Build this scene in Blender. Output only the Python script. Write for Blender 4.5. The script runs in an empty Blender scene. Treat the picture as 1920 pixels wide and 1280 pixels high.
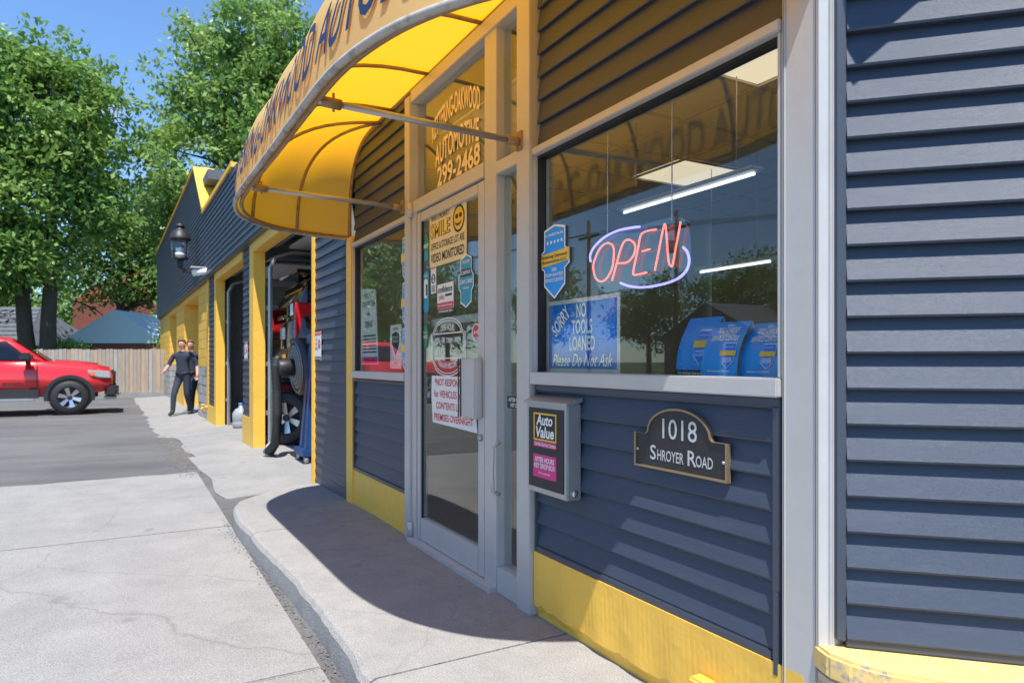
import bpy, bmesh, math, random
import numpy as np
from mathutils import Vector, Matrix
random.seed(7); rng = np.random.default_rng(7)
R = math.radians
S = bpy.context.scene
COL = S.collection

# ------------------------------------------------------------------ camera, sky, sun, exposure
TH = math.atan(722 / 1280.0)
cam_d = bpy.data.cameras.new('camera'); cam = bpy.data.objects.new('camera', cam_d); COL.objects.link(cam)
cam.location = (0, -1.65, 1.16)
cam.rotation_euler = (R(90), 0, R(90) - TH)
cam_d.sensor_width = 36; cam_d.lens = 24.0; cam_d.shift_y = 38 / 1920.0
cam_d.clip_start = 0.05; cam_d.clip_end = 2000
cam_d.dof.use_dof = True; cam_d.dof.focus_distance = 2.9; cam_d.dof.aperture_fstop = 4.5
S.camera = cam

LS = Vector((-0.93, 0.37, -2.2)).normalized()          # direction the sunlight travels
W = bpy.data.worlds.new('World'); S.world = W; W.use_nodes = True
wn = W.node_tree.nodes; wl = W.node_tree.links
bg = wn['Background']; bg.inputs['Strength'].default_value = 0.15
sky = wn.new('ShaderNodeTexSky'); sky.sky_type = 'NISHITA'; sky.sun_disc = False
sky.sun_elevation = math.asin(-LS.z); sky.sun_rotation = math.atan2(-LS.x, -LS.y)
sky.air_density = 1.0; sky.dust_density = 0.1; sky.ozone_density = 3.0
tc = wn.new('ShaderNodeTexCoord'); mp = wn.new('ShaderNodeMapping'); mp.inputs['Scale'].default_value = (1.0, 1.0, 2.6); mp.inputs['Location'].default_value = (7.7, 4.1, 1.3)
nz = wn.new('ShaderNodeTexNoise'); nz.inputs['Scale'].default_value = 2.3; nz.inputs['Detail'].default_value = 7; nz.inputs['Roughness'].default_value = 0.58
cr = wn.new('ShaderNodeValToRGB'); cr.color_ramp.elements[0].position = 0.62; cr.color_ramp.elements[1].position = 0.8
mx = wn.new('ShaderNodeMixRGB'); mx.inputs['Color2'].default_value = (7.5, 7.6, 7.8, 1)
wl.new(tc.outputs['Generated'], mp.inputs['Vector']); wl.new(mp.outputs[0], nz.inputs['Vector']); wl.new(nz.outputs['Fac'], cr.inputs[0])
wl.new(cr.outputs[0], mx.inputs['Fac']); tint = wn.new('ShaderNodeMixRGB'); tint.blend_type = 'MULTIPLY'; tint.inputs['Fac'].default_value = 1; tint.inputs['Color2'].default_value = (0.76, 0.91, 1.06, 1)
wl.new(sky.outputs[0], tint.inputs['Color1']); wl.new(tint.outputs[0], mx.inputs['Color1']); wl.new(mx.outputs[0], bg.inputs['Color'])

sd = bpy.data.lights.new('sun', 'SUN'); sun = bpy.data.objects.new('sun', sd); COL.objects.link(sun)
sd.energy = 5.0; sd.angle = R(0.53); sd.color = (1.0, 0.955, 0.88)
sun.rotation_euler = LS.to_track_quat('-Z', 'Y').to_euler(); sun.location = (10, -5, 25)
vs = S.view_settings; vs.view_transform = 'Standard'; vs.look = 'None'; vs.exposure = 0.62; vs.gamma = 1; vs.use_curve_mapping = False
try:
    S.cycles.max_bounces = 8; S.cycles.transparent_max_bounces = 16; S.cycles.use_denoising = True
    S.cycles.sample_clamp_indirect = 6
except Exception: pass

# ------------------------------------------------------------------ materials
def mat(name, col, rough=0.6, metal=0.0, var=0.0, scale=8.0, bump=0.0, bscale=40.0, spec=0.5, emit=0.0, dirt=None, dscale=3.0, dpos=(0.55, 0.7), stretch=None, trans=0.0, coat=0.0, island=0.0, tcol=None):
    m = bpy.data.materials.new(name); m.use_nodes = True
    n = m.node_tree.nodes; l = m.node_tree.links; b = n['Principled BSDF']
    b.inputs['Base Color'].default_value = (*col, 1); b.inputs['Roughness'].default_value = rough
    b.inputs['Metallic'].default_value = metal; b.inputs['Specular IOR Level'].default_value = spec
    if coat: b.inputs['Coat Weight'].default_value = coat
    if emit:
        b.inputs['Emission Color'].default_value = (*col, 1); b.inputs['Emission Strength'].default_value = emit
    t = n.new('ShaderNodeTexCoord'); oi = n.new('ShaderNodeObjectInfo'); ad = n.new('ShaderNodeVectorMath'); ad.operation = 'MULTIPLY_ADD'
    cb = n.new('ShaderNodeCombineXYZ'); l.new(oi.outputs['Random'], cb.inputs[0]); l.new(oi.outputs['Random'], cb.inputs[1]); l.new(oi.outputs['Random'], cb.inputs[2])
    ad.inputs[1].default_value = (37, 53, 71); l.new(cb.outputs[0], ad.inputs[0]); l.new(t.outputs['Object'], ad.inputs[2]); vec = ad.outputs[0]
    if stretch:
        k = n.new('ShaderNodeMapping'); k.inputs['Scale'].default_value = stretch; l.new(vec, k.inputs[0]); vec = k.outputs[0]
    last = None
    if island:
        pz = n.new('ShaderNodeTexNoise'); pz.inputs['Scale'].default_value = .55; pz.inputs['Detail'].default_value = 3; gm = n.new('ShaderNodeNewGeometry'); l.new(gm.outputs['Position'], pz.inputs['Vector'])
    if var or island:
        a = n.new('ShaderNodeMixRGB'); a.blend_type = 'MULTIPLY'; a.inputs['Fac'].default_value = 1
        a.inputs['Color1'].default_value = (*col, 1)
        if island:
            g = n.new('ShaderNodeNewGeometry'); f = g.outputs['Random Per Island']; amp = island
        else:
            z = n.new('ShaderNodeTexNoise'); z.inputs['Scale'].default_value = scale; z.inputs['Detail'].default_value = 10; z.inputs['Roughness'].default_value = 0.74
            l.new(vec, z.inputs['Vector']); f = z.outputs['Fac']; amp = var
        q = n.new('ShaderNodeMapRange'); q.inputs['From Min'].default_value = 0.0 if island else 0.25; q.inputs['From Max'].default_value = 1.0 if island else 0.75
        q.inputs['To Min'].default_value = 1 - amp; q.inputs['To Max'].default_value = 1 + amp
        l.new(f, q.inputs['Value']); l.new(q.outputs[0], a.inputs['Color2']); last = a.outputs[0]
        if island:
            r2 = n.new('ShaderNodeValToRGB'); r2.color_ramp.elements[0].position = .35; r2.color_ramp.elements[1].position = .65; r2.color_ramp.elements[0].color = (.72, .85, .8, 1); r2.color_ramp.elements[1].color = (1.25, 1.12, .9, 1)
            a2 = n.new('ShaderNodeMixRGB'); a2.blend_type = 'MULTIPLY'; a2.inputs['Fac'].default_value = 1; l.new(pz.outputs['Fac'], r2.inputs[0]); l.new(last, a2.inputs['Color1']); l.new(r2.outputs[0], a2.inputs['Color2']); last = a2.outputs[0]
    if dirt:
        z = n.new('ShaderNodeTexNoise'); z.inputs['Scale'].default_value = dscale; z.inputs['Detail'].default_value = 8; z.inputs['Roughness'].default_value = 0.7
        l.new(vec, z.inputs['Vector'])
        q = n.new('ShaderNodeMapRange'); q.inputs['From Min'].default_value = dpos[0]; q.inputs['From Max'].default_value = dpos[1]
        l.new(z.outputs['Fac'], q.inputs['Value'])
        a = n.new('ShaderNodeMixRGB'); a.inputs['Color2'].default_value = (*dirt, 1)
        l.new(q.outputs[0], a.inputs['Fac'])
        if last: l.new(last, a.inputs['Color1'])
        else: a.inputs['Color1'].default_value = (*col, 1)
        last = a.outputs[0]
    if last: l.new(last, b.inputs['Base Color'])
    if bump:
        z = n.new('ShaderNodeTexNoise'); z.inputs['Scale'].default_value = bscale; z.inputs['Detail'].default_value = 5
        l.new(vec, z.inputs['Vector']); u = n.new('ShaderNodeBump'); u.inputs['Strength'].default_value = bump; u.inputs['Distance'].default_value = 0.01
        l.new(z.outputs['Fac'], u.inputs['Height']); l.new(u.outputs[0], b.inputs['Normal'])
    if trans:                                             # thin sheet that lets light through
        d = n.new('ShaderNodeBsdfTranslucent'); s = n.new('ShaderNodeMixShader'); s.inputs[0].default_value = trans
        if tcol: d.inputs['Color'].default_value = (*tcol, 1)
        elif last: l.new(last, d.inputs['Color'])
        else: d.inputs['Color'].default_value = (*col, 1)
        l.new(b.outputs[0], s.inputs[1]); l.new(d.outputs[0], s.inputs[2]); l.new(s.outputs[0], n['Material Output'].inputs['Surface'])
    return m

def glass_mat(name, tint=(0.93, 0.96, 0.95), gain=0.95, rough=0.0):
    m = bpy.data.materials.new(name); m.use_nodes = True
    n = m.node_tree.nodes; l = m.node_tree.links; n.remove(n['Principled BSDF'])
    t = n.new('ShaderNodeBsdfTransparent'); t.inputs[0].default_value = (*tint, 1)
    g = n.new('ShaderNodeBsdfGlossy'); g.inputs['Roughness'].default_value = rough; g.inputs['Color'].default_value = (1, 1, 1, 1)
    f = n.new('ShaderNodeFresnel')
    ge = n.new('ShaderNodeNewGeometry'); io = n.new('ShaderNodeMapRange'); io.inputs['To Min'].default_value = 1.52; io.inputs['To Max'].default_value = 1 / 1.52   # same reflectance from either face of the pane
    l.new(ge.outputs['Backfacing'], io.inputs['Value']); l.new(io.outputs[0], f.inputs['IOR'])
    k = n.new('ShaderNodeMath'); k.operation = 'MULTIPLY'; k.inputs[1].default_value = gain; k.use_clamp = True
    s = n.new('ShaderNodeMixShader')
    l.new(f.outputs[0], k.inputs[0]); l.new(k.outputs[0], s.inputs[0]); l.new(t.outputs[0], s.inputs[1]); l.new(g.outputs[0], s.inputs[2])
    l.new(s.outputs[0], n['Material Output'].inputs['Surface'])
    return m

SIDING = mat('slate blue vinyl siding', (0.036, 0.053, 0.086), 0.42, var=0.10, scale=3, bump=0.25, bscale=60, stretch=(3, 3, 30), spec=0.5, dirt=(0.06, 0.074, 0.098), dscale=1.2, dpos=(0.5, 0.85))
TRIM = mat('slate blue vinyl trim', (0.052, 0.064, 0.088), 0.4, var=0.06)
YEL = mat('yellow masonry paint', (0.82, 0.49, 0.07), 0.5, var=0.08, scale=6, bump=0.35, bscale=14, dirt=(0.5, 0.3, 0.09), dscale=5, dpos=(0.66, 0.85))
YELW = mat('weathered yellow paint', (0.8, 0.56, 0.2), 0.6, var=0.1, scale=9, bump=0.5, bscale=18, dirt=(0.36, 0.33, 0.31), dscale=6, dpos=(0.53, 0.6))
ALU = mat('brushed aluminium frame', (0.5, 0.49, 0.47), 0.42, metal=0.2, var=0.07, scale=4, bump=0.05, bscale=30, dirt=(0.42, 0.36, 0.28), dscale=6, dpos=(0.64, 0.85))
WHITEP = mat('white painted strip', (0.47, 0.47, 0.46), 0.5, var=0.08, scale=10, dirt=(0.45, 0.42, 0.38), dscale=12, dpos=(0.62, 0.75))
CONC = mat('weathered concrete', (0.285, 0.28, 0.272), 0.9, var=0.16, scale=2.2, bump=0.5, bscale=90, dirt=(0.22, 0.215, 0.21), dscale=1.3, dpos=(0.52, 0.8), spec=0.2)
CONC2 = mat('sidewalk concrete', (0.31, 0.304, 0.293), 0.9, var=0.2, scale=5, bump=0.6, bscale=120, dirt=(0.2, 0.195, 0.19), dscale=2.5, dpos=(0.55, 0.8), spec=0.2)
ASPH = mat('worn asphalt', (0.12, 0.12, 0.123), 0.92, var=0.22, scale=1.2, bump=0.5, bscale=110, dirt=(0.19, 0.187, 0.183), dscale=0.7, dpos=(0.45, 0.75), spec=0.2, stretch=(1, 0.35, 1))
GRAVEL = mat('gravel and grit', (0.16, 0.15, 0.14), 0.95, var=0.4, scale=60, bump=0.8, bscale=150)
GRASS = mat('lawn', (0.06, 0.1, 0.03), 0.9, var=0.3, scale=3)
DARK = mat('dark rubber', (0.018, 0.018, 0.02), 0.6, var=0.15, scale=12)
BLACK = mat('black gasket', (0.012, 0.012, 0.013), 0.5)
STEEL = mat('galvanised steel', (0.42, 0.43, 0.44), 0.4, metal=0.7, var=0.12, scale=8)
RUSTY = mat('rusty awning frame', (0.32, 0.22, 0.12), 0.6, metal=0.3, var=0.2, scale=14, dirt=(0.16, 0.08, 0.04), dscale=16)
GLASS = glass_mat('window glass')
TGLASS = glass_mat('dark tinted glass', (0.05, 0.06, 0.07), 1.4)
AWN = mat('yellow awning fabric', (0.98, 0.82, 0.36), 0.75, var=0.05, scale=3, bump=0.1, bscale=200, trans=0.58, spec=0.15, tcol=(1.0, 0.43, 0.0))
AWNRIM = mat('dirty white awning piping', (0.4, 0.37, 0.33), 0.7, var=0.2, scale=14, dirt=(0.1, 0.09, 0.08), dscale=9, dpos=(0.5, 0.7))
NAVY = mat('navy lettering', (0.012, 0.03, 0.09), 0.6)
WHITE = mat('white print', (0.78, 0.78, 0.76), 0.6)
PAPER = mat('white sign board', (0.72, 0.72, 0.7), 0.5, var=0.05)
CREAM = mat('cream vinyl lettering', (0.85, 0.66, 0.32), 0.6)
BLUE = mat('blue sign face', (0.006, 0.2, 0.8), 0.3, var=0.06, scale=5)
LBLUE = mat('light blue card', (0.012, 0.28, 0.75), 0.35, var=0.05)
TEAL = mat('teal sticker', (0.03, 0.27, 0.38), 0.4)
GREEN = mat('green sticker', (0.03, 0.2, 0.09), 0.4)
SGOLD = mat('yellow sticker', (0.75, 0.48, 0.05), 0.45)
RED = mat('red print', (0.55, 0.03, 0.04), 0.5)
MAGENTA = mat('magenta label', (0.62, 0.02, 0.2), 0.45)
INK = mat('black print', (0.015, 0.015, 0.018), 0.5)
INT = mat('interior wall paint', (0.5, 0.43, 0.33), 0.8, var=0.08, scale=2)
GINT = mat('grey workshop wall', (0.3, 0.3, 0.29), 0.85, var=0.2, scale=2, dirt=(0.12, 0.11, 0.1), dscale=2)
TILE = mat('ceiling tile', (0.75, 0.68, 0.56), 0.9, var=0.06, scale=12)
STONE = mat('grey rock-face block', (0.33, 0.32, 0.3), 0.9, var=0.3, scale=9, bump=1.0, bscale=16)
WOODF = mat('weathered fence board', (0.34, 0.28, 0.22), 0.85, var=0.3, scale=3, stretch=(8, 8, 0.8), dirt=(0.2, 0.17, 0.14), dscale=4)
WOODF2 = mat('tan fence board', (0.42, 0.31, 0.2), 0.85, var=0.3, scale=3, stretch=(8, 8, 0.8))
WOODF3 = mat('grey fence board', (0.36, 0.33, 0.3), 0.85, var=0.3, scale=3, stretch=(8, 8, 0.8))
BARK = mat('tree bark', (0.075, 0.06, 0.045), 0.95, var=0.35, scale=7, bump=1.0, bscale=14, stretch=(1, 1, 0.3))
LEAF = mat('green leaves', (0.2, 0.34, 0.09), 0.4, island=0.25, trans=0.4, spec=0.4)
LEAF2 = mat('light green leaves', (0.23, 0.37, 0.11), 0.4, island=0.25, trans=0.4, spec=0.4)
LEAF3 = mat('dark green leaves', (0.13, 0.24, 0.07), 0.45, island=0.25, trans=0.35, spec=0.3)
TRED = mat('red car paint', (0.62, 0.018, 0.022), 0.22, coat=0.8, var=0.03)
CARBLK = mat('black car paint', (0.008, 0.008, 0.01), 0.12, coat=0.8)
PLAST = mat('black plastic trim', (0.022, 0.022, 0.025), 0.5, var=0.1)
TAIL = mat('red tail lamp', (0.6, 0.01, 0.015), 0.15, coat=1.0)
CHROME = mat('machined alloy', (0.6, 0.6, 0.62), 0.25, metal=0.9)
BLUEST = mat('blue painted steel', (0.012, 0.05, 0.16), 0.4, var=0.2, scale=6, dirt=(0.02, 0.03, 0.06), dscale=5)
SKIN = mat('skin', (0.5, 0.28, 0.19), 0.55)
CLOTH = mat('navy work clothes', (0.024, 0.033, 0.055), 0.85, var=0.3, scale=12)
HAIR = mat('light brown hair', (0.16, 0.09, 0.045), 0.7)
SHOE = mat('black boots', (0.02, 0.018, 0.016), 0.6)
BRICK = mat('dark red brick', (0.2, 0.065, 0.045), 0.85, var=0.3, scale=20)
GABLE = mat('pale blue siding boards', (0.55, 0.68, 0.76), 0.6, var=0.06)
SHING = mat('grey roof shingles', (0.1, 0.11, 0.13), 0.85, var=0.25, scale=6, bump=0.5, bscale=20)
ORANGEW = mat('rust red clapboard', (0.42, 0.1, 0.04), 0.7, var=0.1)
LGREY = mat('light grey roof', (0.42, 0.43, 0.45), 0.8, var=0.15)
NEONR = mat('red neon tube', (1.0, 0.16, 0.1), 0.3, emit=1.6)
NEONB = mat('violet neon tube', (0.3, 0.26, 1.0), 0.3, emit=1.5)
LAMPW = mat('lit fluorescent lens', (1.0, 0.85, 0.62), 0.4, emit=0.55)
TUBEW = mat('fluorescent tube', (0.95, 0.97, 1.0), 0.4, emit=1.2)
BRONZE = mat('gold bronze rim', (0.34, 0.25, 0.15), 0.4, metal=0.6)
PLQ = mat('black cast plaque', (0.02, 0.02, 0.022), 0.45, var=0.2, scale=30, bump=0.2, bscale=150)
SILVER = mat('silver raised letters', (0.6, 0.62, 0.64), 0.35, metal=0.5)
POLEW = mat('utility pole wood', (0.12, 0.085, 0.055), 0.9, var=0.2)
SMILEBG = mat('yellowed clear sign', (0.72, 0.58, 0.28), 0.5, var=0.06)

def concrete(m, crack=1.0):
    n = m.node_tree.nodes; l = m.node_tree.links; b = n['Principled BSDF']; src = b.inputs['Base Color'].links[0].from_socket
    g = n.new('ShaderNodeNewGeometry'); z = n.new('ShaderNodeTexNoise'); z.inputs['Scale'].default_value = 170; z.inputs['Detail'].default_value = 3; l.new(g.outputs['Position'], z.inputs['Vector'])
    r = n.new('ShaderNodeMapRange'); r.inputs['From Min'].default_value = .3; r.inputs['From Max'].default_value = .7; r.inputs['To Min'].default_value = .68; r.inputs['To Max'].default_value = 1.22; l.new(z.outputs['Fac'], r.inputs['Value'])
    a = n.new('ShaderNodeMixRGB'); a.blend_type = 'MULTIPLY'; a.inputs['Fac'].default_value = 1; l.new(src, a.inputs['Color1']); l.new(r.outputs[0], a.inputs['Color2'])
    w = n.new('ShaderNodeTexNoise'); w.inputs['Scale'].default_value = 1.6; w.inputs['Detail'].default_value = 6; l.new(g.outputs['Position'], w.inputs['Vector'])
    wa = n.new('ShaderNodeMixRGB'); wa.inputs['Fac'].default_value = .22; l.new(g.outputs['Position'], wa.inputs['Color1']); l.new(w.outputs['Color'], wa.inputs['Color2'])
    v = n.new('ShaderNodeTexVoronoi'); v.feature = 'DISTANCE_TO_EDGE'; v.inputs['Scale'].default_value = .42; l.new(wa.outputs[0], v.inputs['Vector'])
    c = n.new('ShaderNodeMapRange'); c.inputs['From Min'].default_value = .0; c.inputs['From Max'].default_value = .0028; c.inputs['To Min'].default_value = .3 * crack; c.inputs['To Max'].default_value = 0; l.new(v.outputs['Distance'], c.inputs['Value'])
    k = n.new('ShaderNodeMixRGB'); k.inputs['Color2'].default_value = (.06, .055, .05, 1); l.new(c.outputs[0], k.inputs['Fac']); l.new(a.outputs[0], k.inputs['Color1'])
    s2 = n.new('ShaderNodeTexVoronoi'); s2.inputs['Scale'].default_value = 2.3; l.new(wa.outputs[0], s2.inputs['Vector'])
    d = n.new('ShaderNodeMapRange'); d.inputs['From Min'].default_value = .03; d.inputs['From Max'].default_value = .1; d.inputs['To Min'].default_value = .4; d.inputs['To Max'].default_value = 0; l.new(s2.outputs['Distance'], d.inputs['Value'])
    k2 = n.new('ShaderNodeMixRGB'); k2.inputs['Color2'].default_value = (.1, .095, .09, 1); l.new(d.outputs[0], k2.inputs['Fac']); l.new(k.outputs[0], k2.inputs['Color1']); l.new(k2.outputs[0], b.inputs['Base Color'])
for q in (CONC, CONC2, ASPH): concrete(q, {ASPH: .6, CONC: .8, CONC2: .45}[q])
# ------------------------------------------------------------------ mesh helpers
WORG = {}
XF = [Matrix.Identity(4)]
def wo(o): return WORG.get(o.name, Vector((0, 0, 0)))
def props(o, label=None, cat=None, group=None, kind=None):
    if label: o['label'] = label
    if cat: o['category'] = cat
    if group: o['group'] = group
    if kind: o['kind'] = kind
    return o
def thing(name, loc, label=None, cat=None, group=None, parent=None):
    o = bpy.data.objects.new(name, None); COL.objects.link(o); o.empty_display_size = 0.1
    loc = XF[0] @ Vector(loc); WORG[o.name] = loc.copy()
    if parent: o.parent = parent; o.location = loc - wo(parent)
    else: o.location = loc
    return props(o, label, cat, group)
def mesh(name, v, f, m, parent=None, smooth=False, org=None):
    v = [XF[0] @ Vector(p) for p in v]
    lo = Vector((min(p.x for p in v), min(p.y for p in v), min(p.z for p in v))); hi = Vector((max(p.x for p in v), max(p.y for p in v), max(p.z for p in v)))
    c = Vector(((lo.x + hi.x) / 2, (lo.y + hi.y) / 2, lo.z)) if org is None else Vector(org)
    me = bpy.data.meshes.new(name); me.from_pydata([p - c for p in v], [], f); me.materials.append(m)
    if smooth:
        for p in me.polygons: p.use_smooth = True
    me.update()
    o = bpy.data.objects.new(name, me); COL.objects.link(o); WORG[o.name] = c
    if parent: o.parent = parent; o.location = c - wo(parent)
    else: o.location = c
    return o
def bm_mesh(name, bm, m, parent=None, smooth=False):
    bm.verts.index_update(); v = [q.co.copy() for q in bm.verts]; f = [[q.index for q in p.verts] for p in bm.faces]; bm.free()
    return mesh(name, v, f, m, parent, smooth)
def box(name, x0, x1, y0, y1, z0, z1, m, parent=None, bev=0.0):
    bm = bmesh.new(); bmesh.ops.create_cube(bm, size=1)
    for q in bm.verts: q.co = ((x0 + x1) / 2 + q.co.x * (x1 - x0), (y0 + y1) / 2 + q.co.y * (y1 - y0), (z0 + z1) / 2 + q.co.z * (z1 - z0))
    if bev: bmesh.ops.bevel(bm, geom=bm.edges[:], offset=bev, segments=2, affect='EDGES')
    return bm_mesh(name, bm, m, parent)
def prism(name, pts, frame, d0, d1, m, parent=None, bev=0.0, smooth=False):
    """polygon pts (a,b) in a frame (origin,right,up), pushed along the frame's normal from d0 to d1"""
    o, r, u = [Vector(q) for q in frame]; n = r.cross(u)
    bm = bmesh.new(); vs_ = [bm.verts.new(o + r * a + u * b + n * d0) for a, b in pts]
    fc = bm.faces.new(vs_); e = bmesh.ops.extrude_face_region(bm, geom=[fc])
    for q in e['geom']:
        if isinstance(q, bmesh.types.BMVert): q.co += n * (d1 - d0)
    bmesh.ops.recalc_face_normals(bm, faces=bm.faces[:])
    if bev: bmesh.ops.bevel(bm, geom=bm.edges[:], offset=bev, segments=2, affect='EDGES')
    return bm_mesh(name, bm, m, parent, smooth)
def ring(name, outer, inner, frame, d0, d1, m, parent=None):
    o, r, u = [Vector(q) for q in frame]; n = r.cross(u); k = len(outer); v = []; f = []
    for P, dd in ((outer, d0), (outer, d1), (inner, d1), (inner, d0)):
        v += [o + r * a + u * b + n * dd for a, b in P]
    for i in range(k):
        j = (i + 1) % k
        for s in range(4):
            t = (s + 1) % 4; f.append((s * k + i, s * k + j, t * k + j, t * k + i))
    return mesh(name, v, f, m, parent)
def tube(name, pts, r, m, parent=None, n=10, closed=False, smooth=True):
    pts = [Vector(p) for p in pts]; k = len(pts); rr = r if isinstance(r, (list, tuple)) else [r] * k
    v = []; f = []; prev = None
    for i, p in enumerate(pts):
        a = pts[(i - 1) % k] if (closed or i > 0) else p; b = pts[(i + 1) % k] if (closed or i < k - 1) else p
        d = (b - a).normalized()
        if prev is None: x = d.orthogonal().normalized()
        else:
            x = prev - d * prev.dot(d); x = x.normalized() if x.length > 1e-6 else d.orthogonal().normalized()
        prev = x; y = d.cross(x)
        v += [p + (x * math.cos(t) + y * math.sin(t)) * rr[i] for t in [2 * math.pi * q / n for q in range(n)]]
    for i in range(k if closed else k - 1):
        for q in range(n):
            f.append((i * n + q, i * n + (q + 1) % n, ((i + 1) % k) * n + (q + 1) % n, ((i + 1) % k) * n + q))
    if not closed: f += [tuple(range(n))[::-1], tuple((k - 1) * n + q for q in range(n))]
    return mesh(name, v, f, m, parent, smooth)
def lathe(name, prof, base, m, parent=None, n=24, axis=(0, 0, 1), caps=True):
    ax = Vector(axis).normalized(); x = ax.orthogonal().normalized(); y = ax.cross(x); base = Vector(base); v = []; f = []; k = len(prof)
    for r_, h in prof: v += [base + ax * h + (x * math.cos(t) + y * math.sin(t)) * max(r_, 1e-4) for t in [2 * math.pi * q / n for q in range(n)]]
    for i in range(k - 1):
        for q in range(n): f.append((i * n + q, i * n + (q + 1) % n, (i + 1) * n + (q + 1) % n, (i + 1) * n + q))
    if caps: f += [tuple(range(n))[::-1], tuple((k - 1) * n + q for q in range(n))]
    return mesh(name, v, f, m, parent, True)
def text_data(body, size, bold=0.0, shear=0.0, sx=1.0, align='CENTER'):
    c = bpy.data.curves.new('t', 'FONT'); c.body = body; c.size = size; c.align_x = align; c.align_y = 'CENTER'; c.offset = bold * size; c.shear = shear; c.resolution_u = 3
    o = bpy.data.objects.new('t', c); COL.objects.link(o)
    me = bpy.data.meshes.new_from_object(o)
    v = [(q.co.x * sx, q.co.y) for q in me.vertices]; f = [tuple(p.vertices) for p in me.polygons]
    bpy.data.objects.remove(o); bpy.data.curves.remove(c); bpy.data.meshes.remove(me)
    return v, f
def text(body, frame, a, b, size, m, parent, lift=0.002, bold=0.012, shear=0.0, sx=1.0, fit=None, warp=None, align='CENTER', name='lettering', rot=0.0, vs_=1.0):
    v, f = text_data(body, size, bold, shear, sx, align)
    if not v: return None
    if fit:
        w = max(p[0] for p in v) - min(p[0] for p in v); k = fit / w; v = [(x * k, y) for x, y in v]
    v = [(x, y * vs_) for x, y in v]
    if warp: v = [warp(x, y) for x, y in v]
    cr_, sr_ = math.cos(rot), math.sin(rot); v = [(x * cr_ - y * sr_, x * sr_ + y * cr_) for x, y in v]
    o, r, u = [Vector(q) for q in frame]; n = r.cross(u)
    return mesh(name, [o + r * (a + x) + u * (b + y) + n * lift for x, y in v], f, m, parent)
def dup(o, dloc, parent=None):
    c = o.copy(); COL.objects.link(c); p = parent or o.parent; c.parent = p; c.location = o.location + Vector(dloc); WORG[c.name] = wo(o) + Vector(dloc)
    return c
def rrect(w, h, r, n=4, cx=0, cy=0):
    p = []
    for sx, sy, a0 in ((1, 1, 0), (-1, 1, 90), (-1, -1, 180), (1, -1, 270)):
        for i in range(n + 1):
            a = R(a0 + 90 * i / n); p.append((cx + sx * (w / 2 - r) + r * math.cos(a), cy + sy * (h / 2 - r) + r * math.sin(a)))
    return p
def circ(rx, ry, n=28, cx=0, cy=0): return [(cx + rx * math.cos(2 * math.pi * i / n), cy + ry * math.sin(2 * math.pi * i / n)) for i in range(n)]
def scale_poly(p, k, ky=None): 
    cx = (min(a for a, _ in p) + max(a for a, _ in p)) / 2; cy = (min(b for _, b in p) + max(b for _, b in p)) / 2
    return [(cx + (a - cx) * k, cy + (b - cy) * (ky or k)) for a, b in p]
FAC = ((0, 0, 0), (1, 0, 0), (0, 0, 1))                  # facade frame: a = x, b = z, normal points out to the lot
def fac(y): return ((0, y, 0), (1, 0, 0), (0, 0, 1))
# ================================================================== GROUND
def sheet(name, pts, z, m, label=None):
    o = mesh(name, [(x, y, z) for x, y in pts], [tuple(range(len(pts)))], m); o['kind'] = 'structure'; return o
sheet('ground', [(-900, -900), (900, -900), (900, 900), (-900, 900)], -0.16, GRASS)
sheet('street', [(-300, -27), (300, -27), (300, -17), (-300, -17)], -0.15, ASPH)
lot = sheet('parking_lot', [(-31, -16), (22, -16), (22, 3), (-31, 3)], -0.134, ASPH)
# poured concrete drive in front of the entry: slabs with open joints
drive = thing('concrete_driveway', (-4, -3, -0.13)); drive['kind'] = 'structure'
ys = [-9.2, -6.4, -3.6, -0.93]
xs = [-8.62, -5.75, -2.9, 0.2, 3.2]
for i in range(len(xs) - 1):
    for j in range(len(ys) - 1):
        n0 = 14; P = []
        x0, x1, y0, y1 = xs[i] + .006, xs[i + 1] - .006, ys[j] + .006, ys[j + 1] - .006
        if i == 0:
            P = [(x0 + random.uniform(-.05, .05) - .16 * (k / n0), y0 + (y1 - y0) * k / n0) for k in range(n0 + 1)]
        else: P = [(x0, y0), (x0, y1)]
        P += [(x1, y1), (x1, y0)]
        prism('concrete_slab', P, ((0, 0, -.2), (1, 0, 0), (0, 1, 0)), 0.0, .075, CONC, drive, bev=.006)
# apron in front of the garage bays, falling away from the wall
apron = thing('garage_apron', (-16, -.5, -.1)); apron['kind'] = 'structure'
ax = [-27.5, -24.4, -21.2, -18.3, -15.4, -12.8, -10.1, -6.86]
for i in range(len(ax) - 1):
    x0, x1 = ax[i] + .008, ax[i + 1] - .008; n0 = 8
    yo = lambda x: -1.05 + .02 * (x + 6.9) + (0.22 if x > -13 else 0) + random.uniform(-.06, .06)
    out = [(x0 + (x1 - x0) * k / n0, yo(x0 + (x1 - x0) * k / n0)) for k in range(n0 + 1)]
    v = []; 
    for x, y in out: v.append((x, y, -.122))
    for x, y in reversed(out): v.append((x, .02 * (x + 6.9) + .3, -.05))
    k = len(v); v += [(x, y, -.3) for x, y, z in v]
    mesh('concrete_slab', v, [tuple(range(k))] + [(q, q + k, (q + 1) % k + k, (q + 1) % k) for q in range(k)], CONC, apron)
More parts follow.
